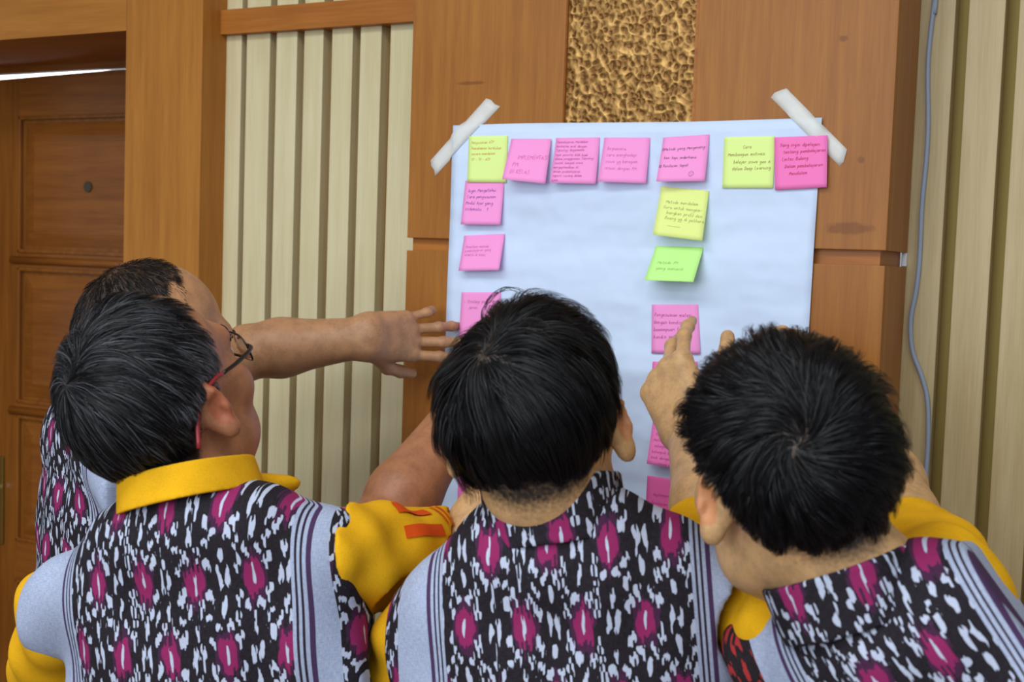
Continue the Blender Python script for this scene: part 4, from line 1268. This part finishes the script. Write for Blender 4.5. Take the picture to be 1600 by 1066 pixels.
# 1. man at the far left: short receding hair, left arm stretched along the wall to the edge of the sheet
hd4 = P(230, 512, 1.66)
C4 = P(130, 640, 1.64)
f4 = CV(.78, -.05, .62)
r4 = np.cross(f4, (0, 0, 1)); r4 /= np.linalg.norm(r4)
sl4, sr4 = C4 - r4 * .13 + f4 * .12 + np.array((0, 0, -.04)), C4 + r4 * .165 + np.array((0, 0, -.07))
wr4 = W(572, 527, -.165); tip4 = W(712, 512, -.012)
el4 = W(388, 550, -.245)
print('man4 arm', np.linalg.norm(sl4 - el4), np.linalg.norm(el4 - wr4), np.linalg.norm(wr4 - tip4))
p4 = person('person in a patterned vest stretching the left arm along the wall to the sheet edge', hd4, f4, CV(-.10, .99, 0), C4, sl4, sr4, f4,
            [dict(sh=sl4, el=el4, wr=wr4, hf=(.34, .93, -.04), hn=(.93, -.34, .12), mir=1, curls=[(-.62, .20, .1), (-.62, .12, .08), (-.55, .55, .35), (-.40, .95, .6)], scale=.98,
                  thumb=((.50, .82, -.30), (.20, .97, -.20), (.10, .98, -.10)), spread=(.09, .02, -.09, -.28))],
            SK1, dict(mat=ikat_mat('ikat_cloth_far_left', 1.0, .09), seed=1, uc=.012),
            dict(seed=4, n=9000, mat=HAIRB, short=.005, long=.015, lift=(.0015, .0045), whorl=(.0, -.05, .115), up=.006, scalp=.75, fade=.012,
                 bald=lambda q: .11 * np.clip((q[:, 1] + .025) / .05, 0, 1) * np.clip((q[:, 2] - .03) / .05, 0, 1), tone=lambda q, r: r.uniform(0, .25, len(q)), w=.0006, clump=.2),  # short crop
            dict(a=C4 + f4 * .075, b=C4 + f4 * .08 + np.array((0, 0, .1)), r=.056, z=(-.03, .015), mat=YEL),
            [dict(side=-1, a=sl4, b=sl4 + (el4 - sl4) * .62, ra=.060, rb=.064, ph=2)], trt=r4, h=.0026)

# glasses on the greying man
O1, A1 = p1['O'], p1['A']
gl = empty('eyeglasses', tuple(O1 + np.array((0, .115, .015)) @ A1))
FR = mat('black_glasses_frame', (22, 20, 22), .35)
RED = mat('red_temple_tip', (150, 40, 50), .4)
GLS = mat('lens_glass', (235, 240, 238), .02, .5)
GLS.node_tree.nodes['Principled BSDF'].inputs['Transmission Weight'].default_value = 1
GLS.node_tree.nodes['Principled BSDF'].inputs['IOR'].default_value = 1.05
ginv = Matrix.Translation(-Vector(gl.location))
def gown(o): o.parent = gl; o.matrix_parent_inverse = ginv; return o
g2w = lambda x, y, z: O1 + np.array((x, y, z)) @ A1
for s in (-1, 1):
    ring = []
    for k in range(28):
        a = 2 * math.pi * k / 28
        cx = abs(math.cos(a)) ** .55 * math.copysign(1, math.cos(a)); sy = abs(math.sin(a)) ** .6 * math.copysign(1, math.sin(a))
        x = s * .034 + cx * .026
        ring.append(g2w(x, .118 - 6 * (x) ** 2, .010 + sy * .017))
    gown(tube('lens_rim', ring + [ring[0]], .0011, FR, None, 8, 1))
    c = sum(ring) / len(ring)
    V = [c + A1[1] * .0008] + [r_ + A1[1] * .0008 for r_ in ring] + [c - A1[1] * .0008] + [r_ - A1[1] * .0008 for r_ in ring]
    F = [(0, 1 + k, 1 + (k + 1) % 28) for k in range(28)] + [(29, 30 + (k + 1) % 28, 30 + k) for k in range(28)] + [(1 + k, 30 + k, 30 + (k + 1) % 28, 1 + (k + 1) % 28) for k in range(28)]
    gown(mesh_obj('lens', V, F, GLS))
    tp = [g2w(s * .060, .098, .017), g2w(s * .072, .088, .018), g2w(s * .078, .056, .022), g2w(s * .0795, .026, .027)]
    gown(tube('temple', tp, [.0018, .0024, .0024, .0020], FR, None, 8, 4))
    gown(tube('temple_tip', [tp[-1], g2w(s * .0805, .010, .030), g2w(s * .080, -.014, .026), g2w(s * .079, -.034, .010), g2w(s * .082, -.052, -.012)], [.0022, .0022, .0023, .0024, .0026], RED, None, 8, 4))
gown(tube('bridge', [g2w(-.009, .1175, .014), g2w(0, .119, .018), g2w(.009, .1175, .014)], .0012, FR, None, 8, 3))
tag(gl, 'dark framed glasses with red temple tips on the tipped back head', 'glasses')
print('script', round(time.time() - T0, 1))
